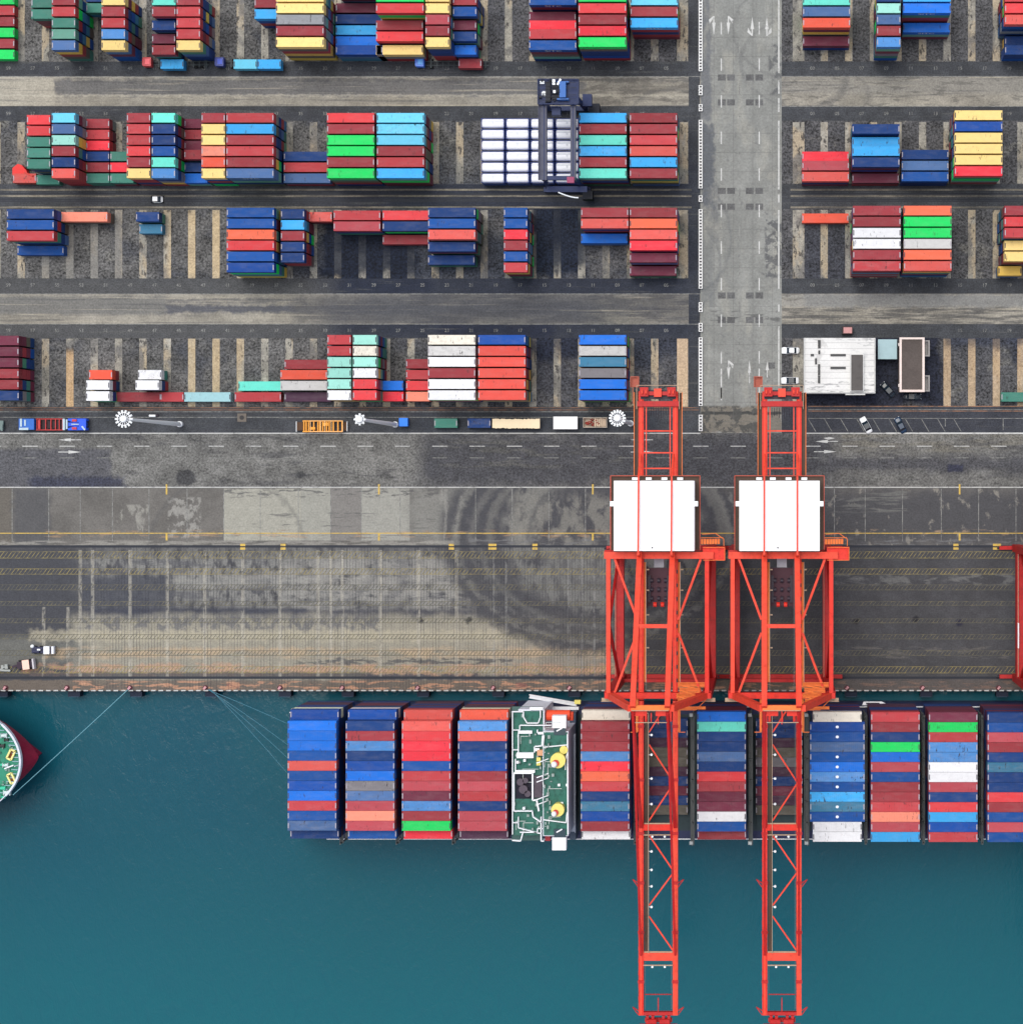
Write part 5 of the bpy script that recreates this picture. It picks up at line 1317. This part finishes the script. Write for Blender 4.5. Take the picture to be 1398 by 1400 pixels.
for i, px in enumerate((-92, 0, 99, 184, 287, 388, 474, 577, 680, 784, 1163, 1266, 1370)):
    c = P(px, 948, 0)
    if f0 is None:
        m = MB(); m.box(-1.6,1.6,-1.0,0.65,-3.6,-1.2); o = m.build('fender', fen); m = MB(); m.box(-1.3,1.3,-1.12,-1.005,-3.5,-1.3); m.build('fender_face', fenp, o); f0 = o
    else:
        o = f0.copy(); COL.objects.link(o)
        for ch in f0.children: d = ch.copy(); COL.objects.link(d); d.parent = o
    o.location = c
    tag(o, f'black rubber fender on the quay wall below the {ORD[i-1] if 0 < i < 10 else ORD[max(i-10,0)]} bollard' + (' from the left' if i < 10 else ' right of the cranes') if i else 'black rubber fender on the quay wall beyond the left edge', 'fender', 'fenders along the quay wall')

# ================================================================== BARRIER BLOCKS
bar_m = paint('barrier_white', (232,232,230), 0.6, 0.15); b0 = None; nb = 0
for (y0, y1) in ((-30,98),(117,131),(143,153),(164.5,258),(267.5,276.5),(286.5,395),(413.5,427),(442,453.5),(461.5,555),(567,589.5)):
    n = round((y1-y0)/4.32)
    for i in range(n):
        c = P(957.4, y0 + (i+0.5)*(y1-y0)/n, 0)
        if b0 is None:
            m = MB(); 
            for s in (-1,1): m.prism([(s*0.52,-0.405),(s*0.28,-0.405),(s*0.28,0.405),(s*0.52,0.405)], 0.02, 0.75)
            m.box(-0.279,0.279,-0.405,-0.22,0.02,0.72); m.box(-0.279,0.279,0.22,0.405,0.02,0.72); o = m.build('road_barrier', bar_m)
            m = MB(); m.box(-0.279,0.279,-0.219,0.219,0.02,0.3); m.build('barrier_core', darkm, o); b0 = o
        else:
            o = b0.copy(); COL.objects.link(o)
            for ch in b0.children: d = ch.copy(); COL.objects.link(d); d.parent = o
        o.location = c; nb += 1
        tag(o, 'white barrier block with a dark hole in the long row beside the central road', 'road barrier', 'barrier blocks along the central road')
# ================================================================== LIGHT MASTS
mastw = paint('mast_galvanised', (240,242,244), 0.5, 0.03)
def mast(base, z, spokes, rr, label):
    o = empty('light_mast', base)
    m = MB(); m.tube((0,0,0),(0,0,1.2),0.8,10); m.tube((0,0,1.2),(0,0,z),0.6,10,0.32); m.build('mast_pole', mastw, o)
    m = MB(); m.tube((0,0,z-0.3),(0,0,z+0.5),0.85,12); m.dome((0,0,z+0.5),0.85,12,3,.4)
    for i in range(28):
        a = i*2*math.pi/28; b_ = (i+1)*2*math.pi/28; q = rr*0.72
        m.beam((math.cos(a)*q,math.sin(a)*q,z),(math.cos(b_)*q,math.sin(b_)*q,z),0.16)
    for i in range(spokes):
        a = i*2*math.pi/spokes; m.beam((0,0,z),(math.cos(a)*rr,math.sin(a)*rr,z),0.14)
    hd = m.build('lamp_ring', mastw, o)
    m = MB()
    for i in range(spokes):
        a = i*2*math.pi/spokes; m.beam((math.cos(a)*rr*0.68,math.sin(a)*rr*.68,z-.2),(math.cos(a)*rr,math.sin(a)*rr,z-.2),0.42,0.3)
    m.build('floodlights', lampw, hd)
    tag(o, label, 'light mast', 'tall light masts along the dark lane'); return o
mast(P(247,580,0), 43.8, 14, 2.15, 'tall white floodlight mast at the left, behind the orange frame')
mast(P(541,580.5,0), 43.8, 8, 1.45, 'tall white floodlight mast between the orange frame and the blue box')
mast(P(862,579,0), 43.8, 16, 2.05, 'tall white floodlight mast just left of the first red crane')

# ================================================================== BUILDINGS
roofw = ground_mat('white_ribbed_roof', (222,221,218), 0.05, 0.5, 0.05, seed=31, joints=(0,1.55,(170,168,168),0.5), patches=[
    D((1090,1200,524,540), (150,150,150), 0.8, 2, 6, n=(16,4,0.50,0.58)), D((1170,1192,462,476), (150,150,150), 0.7, n=(9,2.5,0.52,0.6)),
    D((1160,1196,480,530), (190,190,190), 0.6, n=(12,8,0.52,0.62)), D((1096,1200,458,468), (150,148,148), 0.6, n=(14,4,0.5,0.6)), D((1112,1130,462,500), (176,174,172), 0.5, n=(10,10,0.5,0.62))])
bd = empty('white_roofed_building', (PX(1147,8), PY(501,8), 0)); off = tuple(bd.location)
BK = lambda m, n, mt, p=None: m.build(n, mt, p or bd, off=off)
z = 8.0
m = MB(); m.box(PX(1098.5,z), PX(1194.5,z), PY(537,z), PY(463,z), 0.02, z-0.26); BK(m, 'walls', paint('wall_grey', (150,150,150), 0.7, 0.3))
m = MB(); m.box(PX(1098,z), PX(1195.8,z), PY(536,z), PY(462,z), z-0.25, z); m.box(PX(1155,z), PX(1182,z), PY(540,z), PY(536.05,z), z-0.35, z-0.05); rf = BK(m, 'roof', roofw)
m = MB()
for (a, b_, c, d_) in ((1098,1196,536.2,537.8),(1098,1099.4,462,536),(1194.4,1196,463,535)): m.box(PX(a,z), PX(b_,z), PY(d_,z), PY(c,z), z-0.1, z+0.35)
BK(m, 'parapet', paint('parapet_grey', (196,196,194), 0.6, 0.4))
m = MB()
for (a, b_, c, d_) in ((1117.5,1121,465,476),(1118,1120.5,479,484),(1107.5,1112,484,487),(1117.5,1120.5,498,513),(1117.5,1120.5,513.5,524),(1113.5,1116,490,498),(1134.5,1155.5,484,487),(1134.5,1155.5,501.5,504.5)):
    m.box(PX(a,z), PX(b_,z), PY(d_,z), PY(c,z), z+0.01, z+0.3)
BK(m, 'roof_vents', paint('vent_dark_grey', (72,72,72), 0.7), rf)
m = MB(); m.box(PX(1162,z+1.6), PX(1180,z+1.6), PY(535,z+1.6), PY(484,z+1.6), z+0.01, z+1.4); BK(m, 'stair_head', paint('stairhead_white', (220,220,218), 0.6, 0.2))
m = MB(); m.box(PX(1163,z+1.6), PX(1179,z+1.6), PY(534,z+1.6), PY(485,z+1.6), z+1.41, z+1.6); BK(m, 'grey_roof_deck', paint('roof_felt_grey', (92,88,86), 0.8, 0.3))
tag(bd, 'white ribbed-roof port building with a dark rooftop strip, right of the crane', 'building')
b2 = empty('flat_roofed_building', (PX(1245,6), PY(498,6), 0)); off2 = tuple(b2.location)
BK = lambda m, n, mt, p=None: m.build(n, mt, p or b2, off=off2)
z = 6.5
m = MB(); m.box(PX(1229.5,z), PX(1262,z), PY(535,z), PY(462.5,z), 0.02, z-0.2); BK(m, 'walls', paint('wall_tan', (150,138,128), 0.7, 0.3))
m = MB(); m.box(PX(1232,z), PX(1259.5,z), PY(532,z), PY(465,z), z-0.199, z); BK(m, 'roof', ground_mat('brown_grey_roof', (88,80,76), 0.12, 0.5, 0.12, seed=33))
m = MB()
for (a, b_, c, d_) in ((1228.8,1263,461.5,464),(1228.8,1263,533,536),(1228.8,1231.8,464.05,532.95),(1260,1263,464.05,532.95)): m.box(PX(a,z), PX(b_,z), PY(d_,z), PY(c,z), z-0.19, z+0.5)
BK(m, 'parapet', paint('pink_white_parapet', (232,214,206), 0.6, 0.15))
for (c, d_) in ((465,487),(513,535)):
    m = MB()
    for (a, b_, e, f_) in ((1263.2,1270.5,c,c+1.6),(1263.2,1270.5,d_-1.6,d_),(1268.5,1270.5,c+1.65,d_-1.65)): m.box(PX(a,z), PX(b_,z), PY(f_,z), PY(e,z), z-1.5, z-0.6)
    m.box(PX(1263.2,z), PX(1268.4,z), PY(d_-1.7,z), PY(c+1.7,z), 0.02, z-2.2); BK(m, 'side_bay', paint('bay_grey', (150,146,144), 0.7, 0.2))
m = MB(); m.box(PX(1227.3,z), PX(1228.7,z), PY(473,z), PY(469,z), z-0.8, z-0.1); m.box(PX(1227.3,z), PX(1228.7,z), PY(529,z), PY(525,z), z-0.8, z-0.1); BK(m, 'rain_hoppers', paint('hopper_pale', (214,204,200), 0.6))
tag(b2, 'small brown-grey flat-roofed building with a pinkish white parapet', 'building')
cp = empty('blue_canopy', (PX(1212,4), PY(478,4), 0)); off3 = tuple(cp.location); z = 4.2
m = MB(); m.box(PX(1199.5,z), PX(1225.5,z), PY(491,z), PY(464,z), z-0.12, z); m.build('canopy_roof', paint('pale_blue_sheet', (160,188,194), 0.4, 0.15), cp, off=off3)
for (a, c) in ((1201,466),(1224,466),(1201,489),(1224,489)):
    m = MB(); q = P(a,c,z); m.tube((q.x,q.y,0.02),(q.x,q.y,z-0.13),0.1,8); m.build('canopy_post', mastw, cp, off=off3)
tag(cp, 'pale blue square canopy between the two port buildings', 'canopy')
sh = empty('rooftop_cabin', (PX(1158,2.5), PY(451,2.5), 0)); off4 = tuple(sh.location)
m = MB(); m.box(PX(1151,2.6), PX(1165,2.6), PY(456.5,2.6), PY(446,2.6), 0.02, 2.4); m.build('cabin_walls', paint('cabin_brown', (70,56,54), 0.7), sh, off=off4)
m = MB(); m.box(PX(1152.5,2.6), PX(1164,2.6), PY(455.5,2.6), PY(447.5,2.6), 2.41, 2.6); m.build('cabin_roof', paint('cabin_pink', (206,150,148), 0.7, 0.4), sh, off=off4)
sh.name = 'guard_cabin'; tag(sh, 'tiny pink-roofed cabin just above the white-roofed building', 'cabin')

# ================================================================== VEHICLES
def car(name, col, loc, rz, label, roofc=None, L=4.6, cat='car', group=None):
    o = empty(name, loc, rz)
    body = MB(); W = 1.84
    prof = [(-L/2,0.35,.5),(-L/2+0.1,0.72,.86),(-L/2+0.55,0.86,.95),(-0.9,0.95,1.0),(0.9,0.95,1.0),(L/2-0.5,0.88,.97),(L/2-0.12,0.76,.88),(L/2,0.4,.55)]
    n = 10; v = []
    for x, zt, w in prof:
        for i in range(n):
            a = math.pi*i/(n-1); c, s = math.cos(a), math.sin(a)
            v.append((x, W/2*w*math.copysign(abs(c)**0.45, c), 0.28+(zt-0.28)*s**0.4))
    f = [tuple(range(n))[::-1], tuple(range(7*n,8*n))]
    for j in range(7):
        for i in range(n-1): f.append((j*n+i, (j+1)*n+i, (j+1)*n+i+1, j*n+i+1))
    body._add(v, f); body.build('body', paint(name+'_'+col[0], col[1], 0.25, 0.03, 0.5), o, smooth=True)
    g = MB(); v = [(-1.55,-.78,.9),(-1.55,.78,.9),(1.05,.8,.9),(1.05,-.8,.9),(-1.0,-.62,1.38),(-1.0,.62,1.38),(0.35,.64,1.4),(0.35,-.64,1.4)]
    g._add(v, [(0,1,5,4),(1,2,6,5),(2,3,7,6),(3,0,4,7),(4,5,6,7)]); g.build('windows', glass, o)
    r = MB(); r.box(-0.98,0.33,-0.6,0.6,1.40,1.43); r.build('roof', paint(name+'_'+(roofc or col)[0]+'_roof', (roofc or col)[1], 0.3, 0.03, 0.5), o)
    for sx in (-1.4, 1.4):
        for sy in (-1, 1): w = MB(); w.tube((sx, sy*0.72, 0.33), (sx, sy*0.93, 0.33), 0.33, 14); w.build('wheel', tyre, o)
    for sy in (-1,1): h = MB(); h.box(L/2-0.16, L/2-0.02, sy*0.5, sy*0.74, 0.56, 0.68); h.build('headlight', lampw, o)
    tag(o, label, cat, group)
WH = ('white', (244,246,248)); DB = ('dark_blue', (24,52,80)); BK_ = ('black', (20,34,46))
car('parked_car', WH, P(1080,479.5,0), math.pi, 'white car with a white roof parked left of the white building, upper one', None, 4.7, group='cars parked by the white building')
car('parked_car', WH, P(1079.5,520.5,0), math.pi, 'white car with a dark glass roof parked beside the crane top end', BK_, 4.7, group='cars parked by the white building')
car('parked_car', WH, P(1183,581.3,0), math.radians(118), 'white car parked slantwise in the striped parking bays', BK_, 4.6, group='cars parked in the slanted bays')
car('parked_car', DB, P(1230,581.3,0), math.radians(118), 'dark blue car parked slantwise in the striped parking bays', DB, 4.6, group='cars parked in the slanted bays')
car('parked_car', BK_, P(1246.5,542.3,0), 0, 'black car in the shade below the flat-roofed building', BK_, 4.6)
car('parked_car', BK_, P(1213,533,0), 2.3, 'dark car in the shade between the two port buildings', BK_, 4.6)
car('white_van', WH, P(216,273,0), 0, 'small white vehicle alone on the dark lane below the second yard row', WH, 2.9, 'vehicle')

def truck(loc, cabc, cabname, label, tl=12.6, flip=1, frame=True):
    o = empty('container_truck', loc); o.rotation_euler = (0,0,0 if flip == 1 else math.pi)
    cb = MB(); cb.prism([(-1.15,-1.2),(1.0,-1.2),(1.0,1.2),(-1.15,1.2),(-1.4,0.8),(-1.4,-0.8)], 0.9, 2.9); c = cb.build('cab', paint('truck_'+cabname, cabc, 0.4, 0.1, 0.5), o, bevel=0.12)
    m = MB(); m.box(-0.6,0.7,-0.7,0.7,2.91,3.05); m.build('roof_panel', paint('truckroof_'+cabname, tuple(min(255,int(v*1.3+30)) for v in cabc), 0.4), c)
    m = MB(); m.box(-1.42,-1.18,-0.95,0.95,1.75,2.5); m.build('windscreen', glass, c)
    m = MB()
    for s in (-1,1): m.box(1.02,3.3+tl,s*0.55,s*0.42,0.9,1.2)
    for i in range(int(tl/1.5)+1): m.box(2.6+i*1.5,2.75+i*1.5,-1.2,1.2,1.0,1.18)
    for x in (2.4, 2.4+tl): m.box(x, x+0.2, -1.22, 1.22, 1.19, 1.34)
    m.build('chassis', paint('chassis_steel', (74,82,84), 0.6, 0.3), o)
    for x in (-0.5, 2.6, tl-0.4, tl+1.0):
        for s in (-1,1): m = MB(); m.tube((x,s*0.85,0.5),(x,s*1.2,0.5),0.5,14); m.build('wheel', tyre, o)
    tag(o, label, 'truck', 'container trucks waiting below the top yard row'); return o
t1 = truck(P(206.5,87.5,0), (204,66,72), 'red', 'truck with a red cab and a half-empty trailer, leftmost below the top yard row')
t2 = truck(P(305,87.5,0), (34,52,132), 'navy', 'truck with a navy cab pulling two pale blue containers')
t3 = truck(P(577,88,0), (60,118,224), 'blue', 'truck with a bright blue cab and bare frame behind it, one maroon container', 14.5)
def onlorry(L, code, x0, py, lab):
    zt = 1.36+CH; container(L, code, PX(x0,zt)+L/2, PY(py,zt), zt, lab, 'containers on truck trailers')
onlorry(SHORT, 'S', 219.5, 87.5, 'sky-blue short container on the trailer of the red-cabbed truck')
onlorry(SHORT, 'C', 319.5, 87.5, 'pale cyan short container right behind the navy truck cab')
onlorry(SHORT, 'S', 352.3, 87.5, 'sky-blue short container at the tail of the navy-cabbed truck')
onlorry(SHORT, 'M', 626.5, 86.5, 'maroon short container at the tail of the blue-cabbed truck')
# containers standing on the dark lane by the quay road
def lane_c(L, code, x0, py, lab, w=False):
    zt = ztop(1)
    return container(L, code, PX(x0,zt)+L/2, PY(py,zt), zt, lab, 'containers standing on the dark lane', w)
lane_c(SHORT, 'T', 593.5, 578.5, 'teal green short container standing on the dark lane by the quay road')
lane_c(SHORT, 'N', 639, 578.5, 'navy short container on the dark lane, between the green and cream ones', True)
# canvas-covered cream trailer
o = empty('covered_trailer', P(707,579.5,0)); m = MB(); random.seed(5)
n = 40; pts = [(-6.25+12.5*i/n, 1.2+random.uniform(-.12,.12)) for i in range(n+1)]; pts += [(x, -1.2+random.uniform(-.15,.12)) for x, _ in pts[::-1]]
m.prism(pts, 1.3, 2.6); m.build('cream_canvas', paint('cream_canvas', (246,226,190), 0.8, 0.1), o)
m = MB(); m.box(-6.1,6.1,-1.0,1.0,0.9,1.28); m.build('trailer_bed', darkm, o)
for x in (-5,-3.8,3.8,5):
    for s in (-1,1): m = MB(); m.tube((x,s*0.8,0.45),(x,s*1.1,0.45),0.45,12); m.build('wheel', tyre, o)
tag(o, 'long trailer under ragged cream canvas on the dark lane', 'trailer')
# white open box
o = empty('white_site_box', P(774,578.5,0)); m = MB(); m.box(-3.1,3.1,-1.6,1.6,0.02,2.3); m.build('box_body', paint('site_box_wall', (196,198,198), 0.6), o)
m = MB(); m.box(-3.18,3.18,-1.66,1.66,2.31,2.45); m.build('box_roof', paint('site_box_roof', (242,243,243), 0.6, 0.06), o)
tag(o, 'plain white flat-roofed box left of the open scrap container', 'cabin')
# open-top container with scrap
o = empty('open_scrap_container', P(814,578,0)); m = MB(); cr = paint('open_box_cream', (226,210,192), 0.6, 0.4)
for (a, b_, c, d_) in ((-3.1,3.1,-1.3,-1.2),(-3.1,3.1,1.2,1.3),(-3.1,-3.0,-1.19,1.19),(3.0,3.1,-1.19,1.19)): m.box(a,b_,c,d_,0.02,2.2)
m.box(-2.99,2.99,-1.19,1.19,0.02,0.12); m.build('box_sides', cr, o)
m = MB(); random.seed(9)
for i in range(16):
    x = -2.7+random.random()*3.0; y = random.uniform(-.9,.9); m.beam((x,y,1.2),(x+random.uniform(.3,1),y+random.uniform(-.5,.5),2.0+random.random()*.3),0.28)
m.build('rusty_scrap', paint('rusty_red_scrap', (160,66,56), 0.7, 0.4), o)
m = MB()
for i in range(6): m.box(-0.1+i*0.5,0.2+i*0.5,-1.1+0.1*(i%2),1.1-0.1*(i%3),1.5,2.0)
m.build('pale_boards', paint('pale_boards', (232,206,178), 0.7, 0.3), o)
tag(o, 'open-topped container of rusty red scrap and pale boards by the third mast', 'open container')
# small blue box
o = empty('blue_tool_box', P(553.5,577.5,0)); m = MB(); m.box(-1.1,1.1,-1.05,1.05,0.02,2.1); m.build('box_body', paint('tool_box_blue', (30,110,226), 0.5, 0.1), o); m = MB(); m.box(-1.14,1.14,-1.1,1.1,2.11,2.2); m.build('box_lid', paint('tool_box_lid', (46,132,246), 0.5, 0.08), o)
tag(o, 'small square bright blue box right of the middle light mast', 'box')
# orange spreader frame
of = paint('frame_orange', (236,160,54), 0.5, 0.25); of2 = paint('frame_pale_orange', (250,200,140), 0.6, 0.1)
o = empty('orange_lifting_frame', P(441,583,0)); m = MB()
for s in (-1,1): m.box(-4.9,5.6,s*1.55,s*1.25,0.6,1.5)
for x in (-4.8,-4.2,-3.5,-2.2,-1.1,-0.6,0.2,1.2,1.9,3.0,4.2,5.3): m.box(x,x+0.32,-1.24,1.24,0.8,1.3)
m.box(-3.0,-1.6,-0.9,-0.2,0.9,1.5); m.box(0.5,1.8,0.1,1.0,0.9,1.5); m.build('frame_beams', of, o)
m = MB()
for x in (-2.9,-0.2,0.9,2.6,5.6): m.box(x,x+0.14,-1.5,1.5,1.52,1.62)
for s in (-1,1): m.box(-3.0,5.7,s*1.5,s*1.38,1.52,1.64)
m.build('guide_rails', of2, o)
m = MB(); m.box(-6.6,-4.95,-1.1,1.1,0.5,1.0); m.box(5.75,6.7,-1.1,1.1,0.5,0.9); m.build('end_trays', paint('tray_brown', (86,60,40), 0.7), o)
m = MB(); m.beam((-6.7,-1.4,1.0),(-6.7,1.3,1.0),0.16); m.beam((6.75,-1.3,1.0),(6.75,1.3,1.0),0.16); m.build('end_rails', mastw, o)
tag(o, 'orange steel lifting frame lying on the dark lane below the yard', 'lifting frame')
# blue and red low loader
o = empty('low_loader', P(75,580.5,0)); bm_ = paint('loader_blue', (34,104,196), 0.45, 0.2); rm_ = paint('loader_red_frame', (196,60,60), 0.5, 0.2); wm_ = paint('loader_pale', (186,206,216), 0.5, 0.2)
m = MB()
for s in (-1,1): m.box(-4.4,2.8,s*1.55,s*1.35,0.8,1.4)
for x in (-4.3,-3.6,-2.0,-0.6,0.6,1.6,2.5): m.box(x,x+0.2,-1.34,1.34,0.9,1.3)
m.box(-3.8,-3.2,-1.2,1.2,1.31,1.6); m.build('red_deck_frame', rm_, o)
m = MB(); m.box(-4.3,2.7,-1.3,1.3,0.5,0.78); m.build('deck_plate', paint('loader_deck_dark', (58,44,48), 0.7), o)
m = MB(); m.box(-8.6,-4.6,-1.4,1.5,0.7,2.3); c = m.build('rear_cab', bm_, o); m = MB(); m.box(-8.2,-7.7,-0.6,1.5,2.31,2.5); m.box(-8.4,-6.0,-1.5,-0.9,2.31,2.5); m.box(-7.1,-6.7,-0.4,1.2,2.31,2.45); m.build('pale_covers', wm_, c)
m = MB(); m.box(2.95,3.5,-1.5,1.5,0.8,2.2); m.box(3.7,4.1,-1.2,1.3,0.8,1.9); m.build('winch_drums', wm_, o)
m = MB(); m.box(4.2,9.0,-0.5,0.5,0.7,1.6); m.prism([(4.2,1.0),(6,0.5),(9.3,0.9),(9.3,1.55),(4.2,1.55)],0.7,1.9); m.prism([(4.2,-1.0),(6,-0.5),(9.3,-0.9),(9.3,-1.55),(4.2,-1.55)],0.7,1.9); m.box(7.3,9.2,-1.5,1.5,1.91,2.5); c = m.build('tractor', paint('tractor_blue', (20,84,220), 0.4, 0.15), o)
m = MB(); m.beam((8.2,-0.5,2.6),(9.0,-1.5,2.6),0.4,0.2); m.box(5.2,7.2,-0.1,0.15,1.92,2.1); m.build('pale_bars', wm_, c)
m = MB(); m.box(5.4,6.6,0.75,1.35,1.92,2.2); m.box(5.4,6.6,-1.35,-0.75,1.92,2.2); m.build('red_boxes', rm_, c)
for x in (-7.6,-5.6,-1,0.3,5,8):
    for s in (-1,1): m = MB(); m.tube((x,s*1.0,0.5),(x,s*1.33,0.5),0.49,12); m.build('wheel', tyre, o)
tag(o, 'blue and red low loader at the left end of the dark lane', 'low loader')
o = empty('grey_trolley', P(3,581.5,0)); m = MB(); m.box(-2.6,0.8,-1.2,1.2,0.5,1.1); m.box(0.3,0.8,-1.5,0.2,1.11,1.6); m.build('trolley_bed', paint('trolley_grey_green', (112,130,128), 0.6), o)
for x in (-2,0):
    for s in (-1,1): m = MB(); m.tube((x,s*0.9,0.35),(x,s*1.15,0.35),0.35,10); m.build('wheel', tyre, o)
tag(o, 'grey-green trolley cut off by the left edge beside the low loader', 'trolley')
# red reach truck below the orange container
o = empty('reach_truck', P(33,236,0)); m = MB(); m.prism([(-2.0,-1.0),(2.2,-1.2),(1.6,0.2),(0.4,1.6),(-0.6,1.9),(-2.0,0.8)],0.8,2.6); m.build('body', paint('reach_truck_red', (226,44,40), 0.5, 0.15), o)
m = MB(); m.beam((1.2,-0.4,2.7),(3.6,-1.4,3.0),0.4); m.build('boom', paint('reach_truck_boom', (200,60,50), 0.5), o)
for x in (-1.4,1.3):
    for s in (-1,1): m = MB(); m.tube((x,s*0.85,0.6),(x,s*1.25,0.6),0.6,12); m.build('wheel', tyre, o)
tag(o, 'red reach truck behind the orange container at the far left of the second yard row', 'reach truck')
zt = 2.9; container(SHORT, 'q', PX(18,zt)+SHORT/2, PY(243.5,zt), zt, 'coral orange short container in front of the red reach truck', 'containers on truck trailers', True)
# vehicles on the quay, far left
o = empty('white_flatbed_truck', P(61,888,0)); m = MB(); m.box(0.6,2.1,-1.0,1.0,0.8,2.2); c = m.build('cargo_box', paint('flatbed_white', (244,245,248), 0.4, 0.05), o)
m = MB(); m.box(2.6,3.2,-1.0,1.0,0.8,2.0); m.build('cab', paint('flatbed_cab_white', (230,232,238), 0.4, 0.05), o); m = MB(); m.box(2.12,2.58,-0.9,0.9,0.8,1.5); m.build('gap_cover', darkm, o)
m = MB(); m.box(-3.0,0.58,-0.9,0.8,0.6,1.0); m.tube((-2.6,-0.4,1.2),(-0.8,-0.4,1.2),0.45,10); m.tube((-1.6,0.35,1.1),(0.2,0.35,1.1),0.4,10); m.build('machinery_bed', paint('bed_dark_blue', (58,60,84), 0.6, 0.3), o)
m = MB(); m.dome((-2.8,0.95,1.0),0.5,10,3); m.box(-1.3,-0.5,-0.1,0.3,1.4,1.7); m.build('white_lamp', lampw, o)
for x in (-2.2,-0.6,2.7):
    for s in (-1,1): m = MB(); m.tube((x,s*0.75,0.4),(x,s*1.0,0.4),0.4,10); m.build('wheel', tyre, o)
tag(o, 'white flatbed truck on the quay at the far left, upper of the two', 'truck')
o = empty('pink_roofed_loader', P(38,908,0), 0.12); m = MB(); m.box(-0.6,1.2,-1.25,1.25,1.9,2.1); m.build('canopy', paint('loader_pink', (248,206,188), 0.6, 0.1), o)
m = MB(); m.box(2.0,2.4,-1.35,1.35,0.5,2.0); m.build('blade', paint('blade_pale', (206,200,204), 0.5), o)
m = MB(); m.box(-2.2,2.0,-0.9,0.9,0.5,1.5); m.beam((-3.6,-0.2,1.0),(-2.2,0,1.0),0.6); m.build('body', paint('loader_dark_body', (60,46,60), 0.6, 0.3), o)
m = MB(); m.beam((-9.0,-1.4,1.0),(-5.0,0.3,1.2),0.35,0.2); m.box(-5.6,-4.8,-0.5,0.7,0.9,1.3); m.box(-6.6,-5.9,-0.1,0.6,0.9,1.2); m.beam((-8,-0.5,0.9),(-4.3,-1.1,0.9),0.5); m.build('drawbar', paint('drawbar_grey', (160,164,160), 0.5, 0.3), o)
for x in (-1.4,1.2):
    for s in (-1,1): m = MB(); m.tube((x,s*0.9,0.6),(x,s*1.3,0.6),0.6,12); m.build('wheel', tyre, o)
tag(o, 'pink-roofed loader towing grey gear on the quay at the far left', 'loader')
# small white tank / spare part by the first mast
o = empty('white_pipe_piece', P(209.5,568.5,0)); m = MB(); m.tube((-0.9,0,0.35),(0.8,0,0.35),0.32,10); m.build('pipe', lampw, o); m = MB(); m.tube((0.82,0,0.35),(1.5,0.1,0.35),0.3,10); m.build('pipe_end', darkm, o)
tag(o, 'short white pipe lying on the dark lane above the left light mast', 'pipe')
o = empty('manhole_frame', P(331,571,0)); m = MB(); m.box(-1.2,1.2,-1.1,1.1,0.02,0.2); m.build('stone_frame', paint('stone_frame', (112,104,96), 0.8, 0.3), o); m = MB(); m.tube((0,0,0.2),(0,0,0.26),0.6,14); m.build('cover', paint('cover_dark', (60,58,58), 0.7), o)
o.name = 'manhole'; tag(o, 'square stone manhole on the dark lane below the coral containers', 'manhole')

# ================================================================== CAMERA AND LIGHT
cam = bpy.data.cameras.new('camera'); co = bpy.data.objects.new('camera', cam); COL.objects.link(co)
co.location = (0, 0, H); co.rotation_euler = (0, 0, 0)
cam.sensor_width = 36; cam.sensor_fit = 'AUTO'; cam.lens = 36*F/1400
cam.shift_x = (699-NX)/1400; cam.shift_y = (NY-700)/1400
cam.clip_start = 1; cam.clip_end = 20000
SC.camera = co
EL, AZI = 72, -30       # sun high, from the top of the picture and a little left
w = bpy.data.worlds.new('World'); SC.world = w; w.use_nodes = True
wt = w.node_tree; bg = wt.nodes['Background']
sky = wt.nodes.new('ShaderNodeTexSky'); sky.sky_type = 'NISHITA'; sky.sun_disc = False
sky.sun_elevation = math.radians(EL); sky.sun_rotation = math.radians(AZI); sky.air_density = 1.0; sky.dust_density = 3.0; sky.ozone_density = 1.0
hs = wt.nodes.new('ShaderNodeHueSaturation'); hs.inputs['Saturation'].default_value = 0.5
wt.links.new(sky.outputs[0], hs.inputs['Color']); wt.links.new(hs.outputs[0], bg.inputs['Color'])
bg.inputs['Strength'].default_value = 0.15
sun = bpy.data.lights.new('sun', 'SUN'); sun.energy = 1.2; sun.angle = math.radians(38); sun.color = (1.0, 0.98, 0.90)
so_ = bpy.data.objects.new('sun', sun); COL.objects.link(so_)
e, a = math.radians(EL), math.radians(AZI)
d = Vector((math.sin(a)*math.cos(e), math.cos(a)*math.cos(e), math.sin(e)))
so_.rotation_euler = d.to_track_quat('Z', 'Y').to_euler()
SC.view_settings.view_transform = 'Standard'; SC.view_settings.look = 'None'; SC.view_settings.gamma = 1
SC.view_settings.exposure = EXPO
SC.render.engine = 'CYCLES'; SC.cycles.use_denoising = True
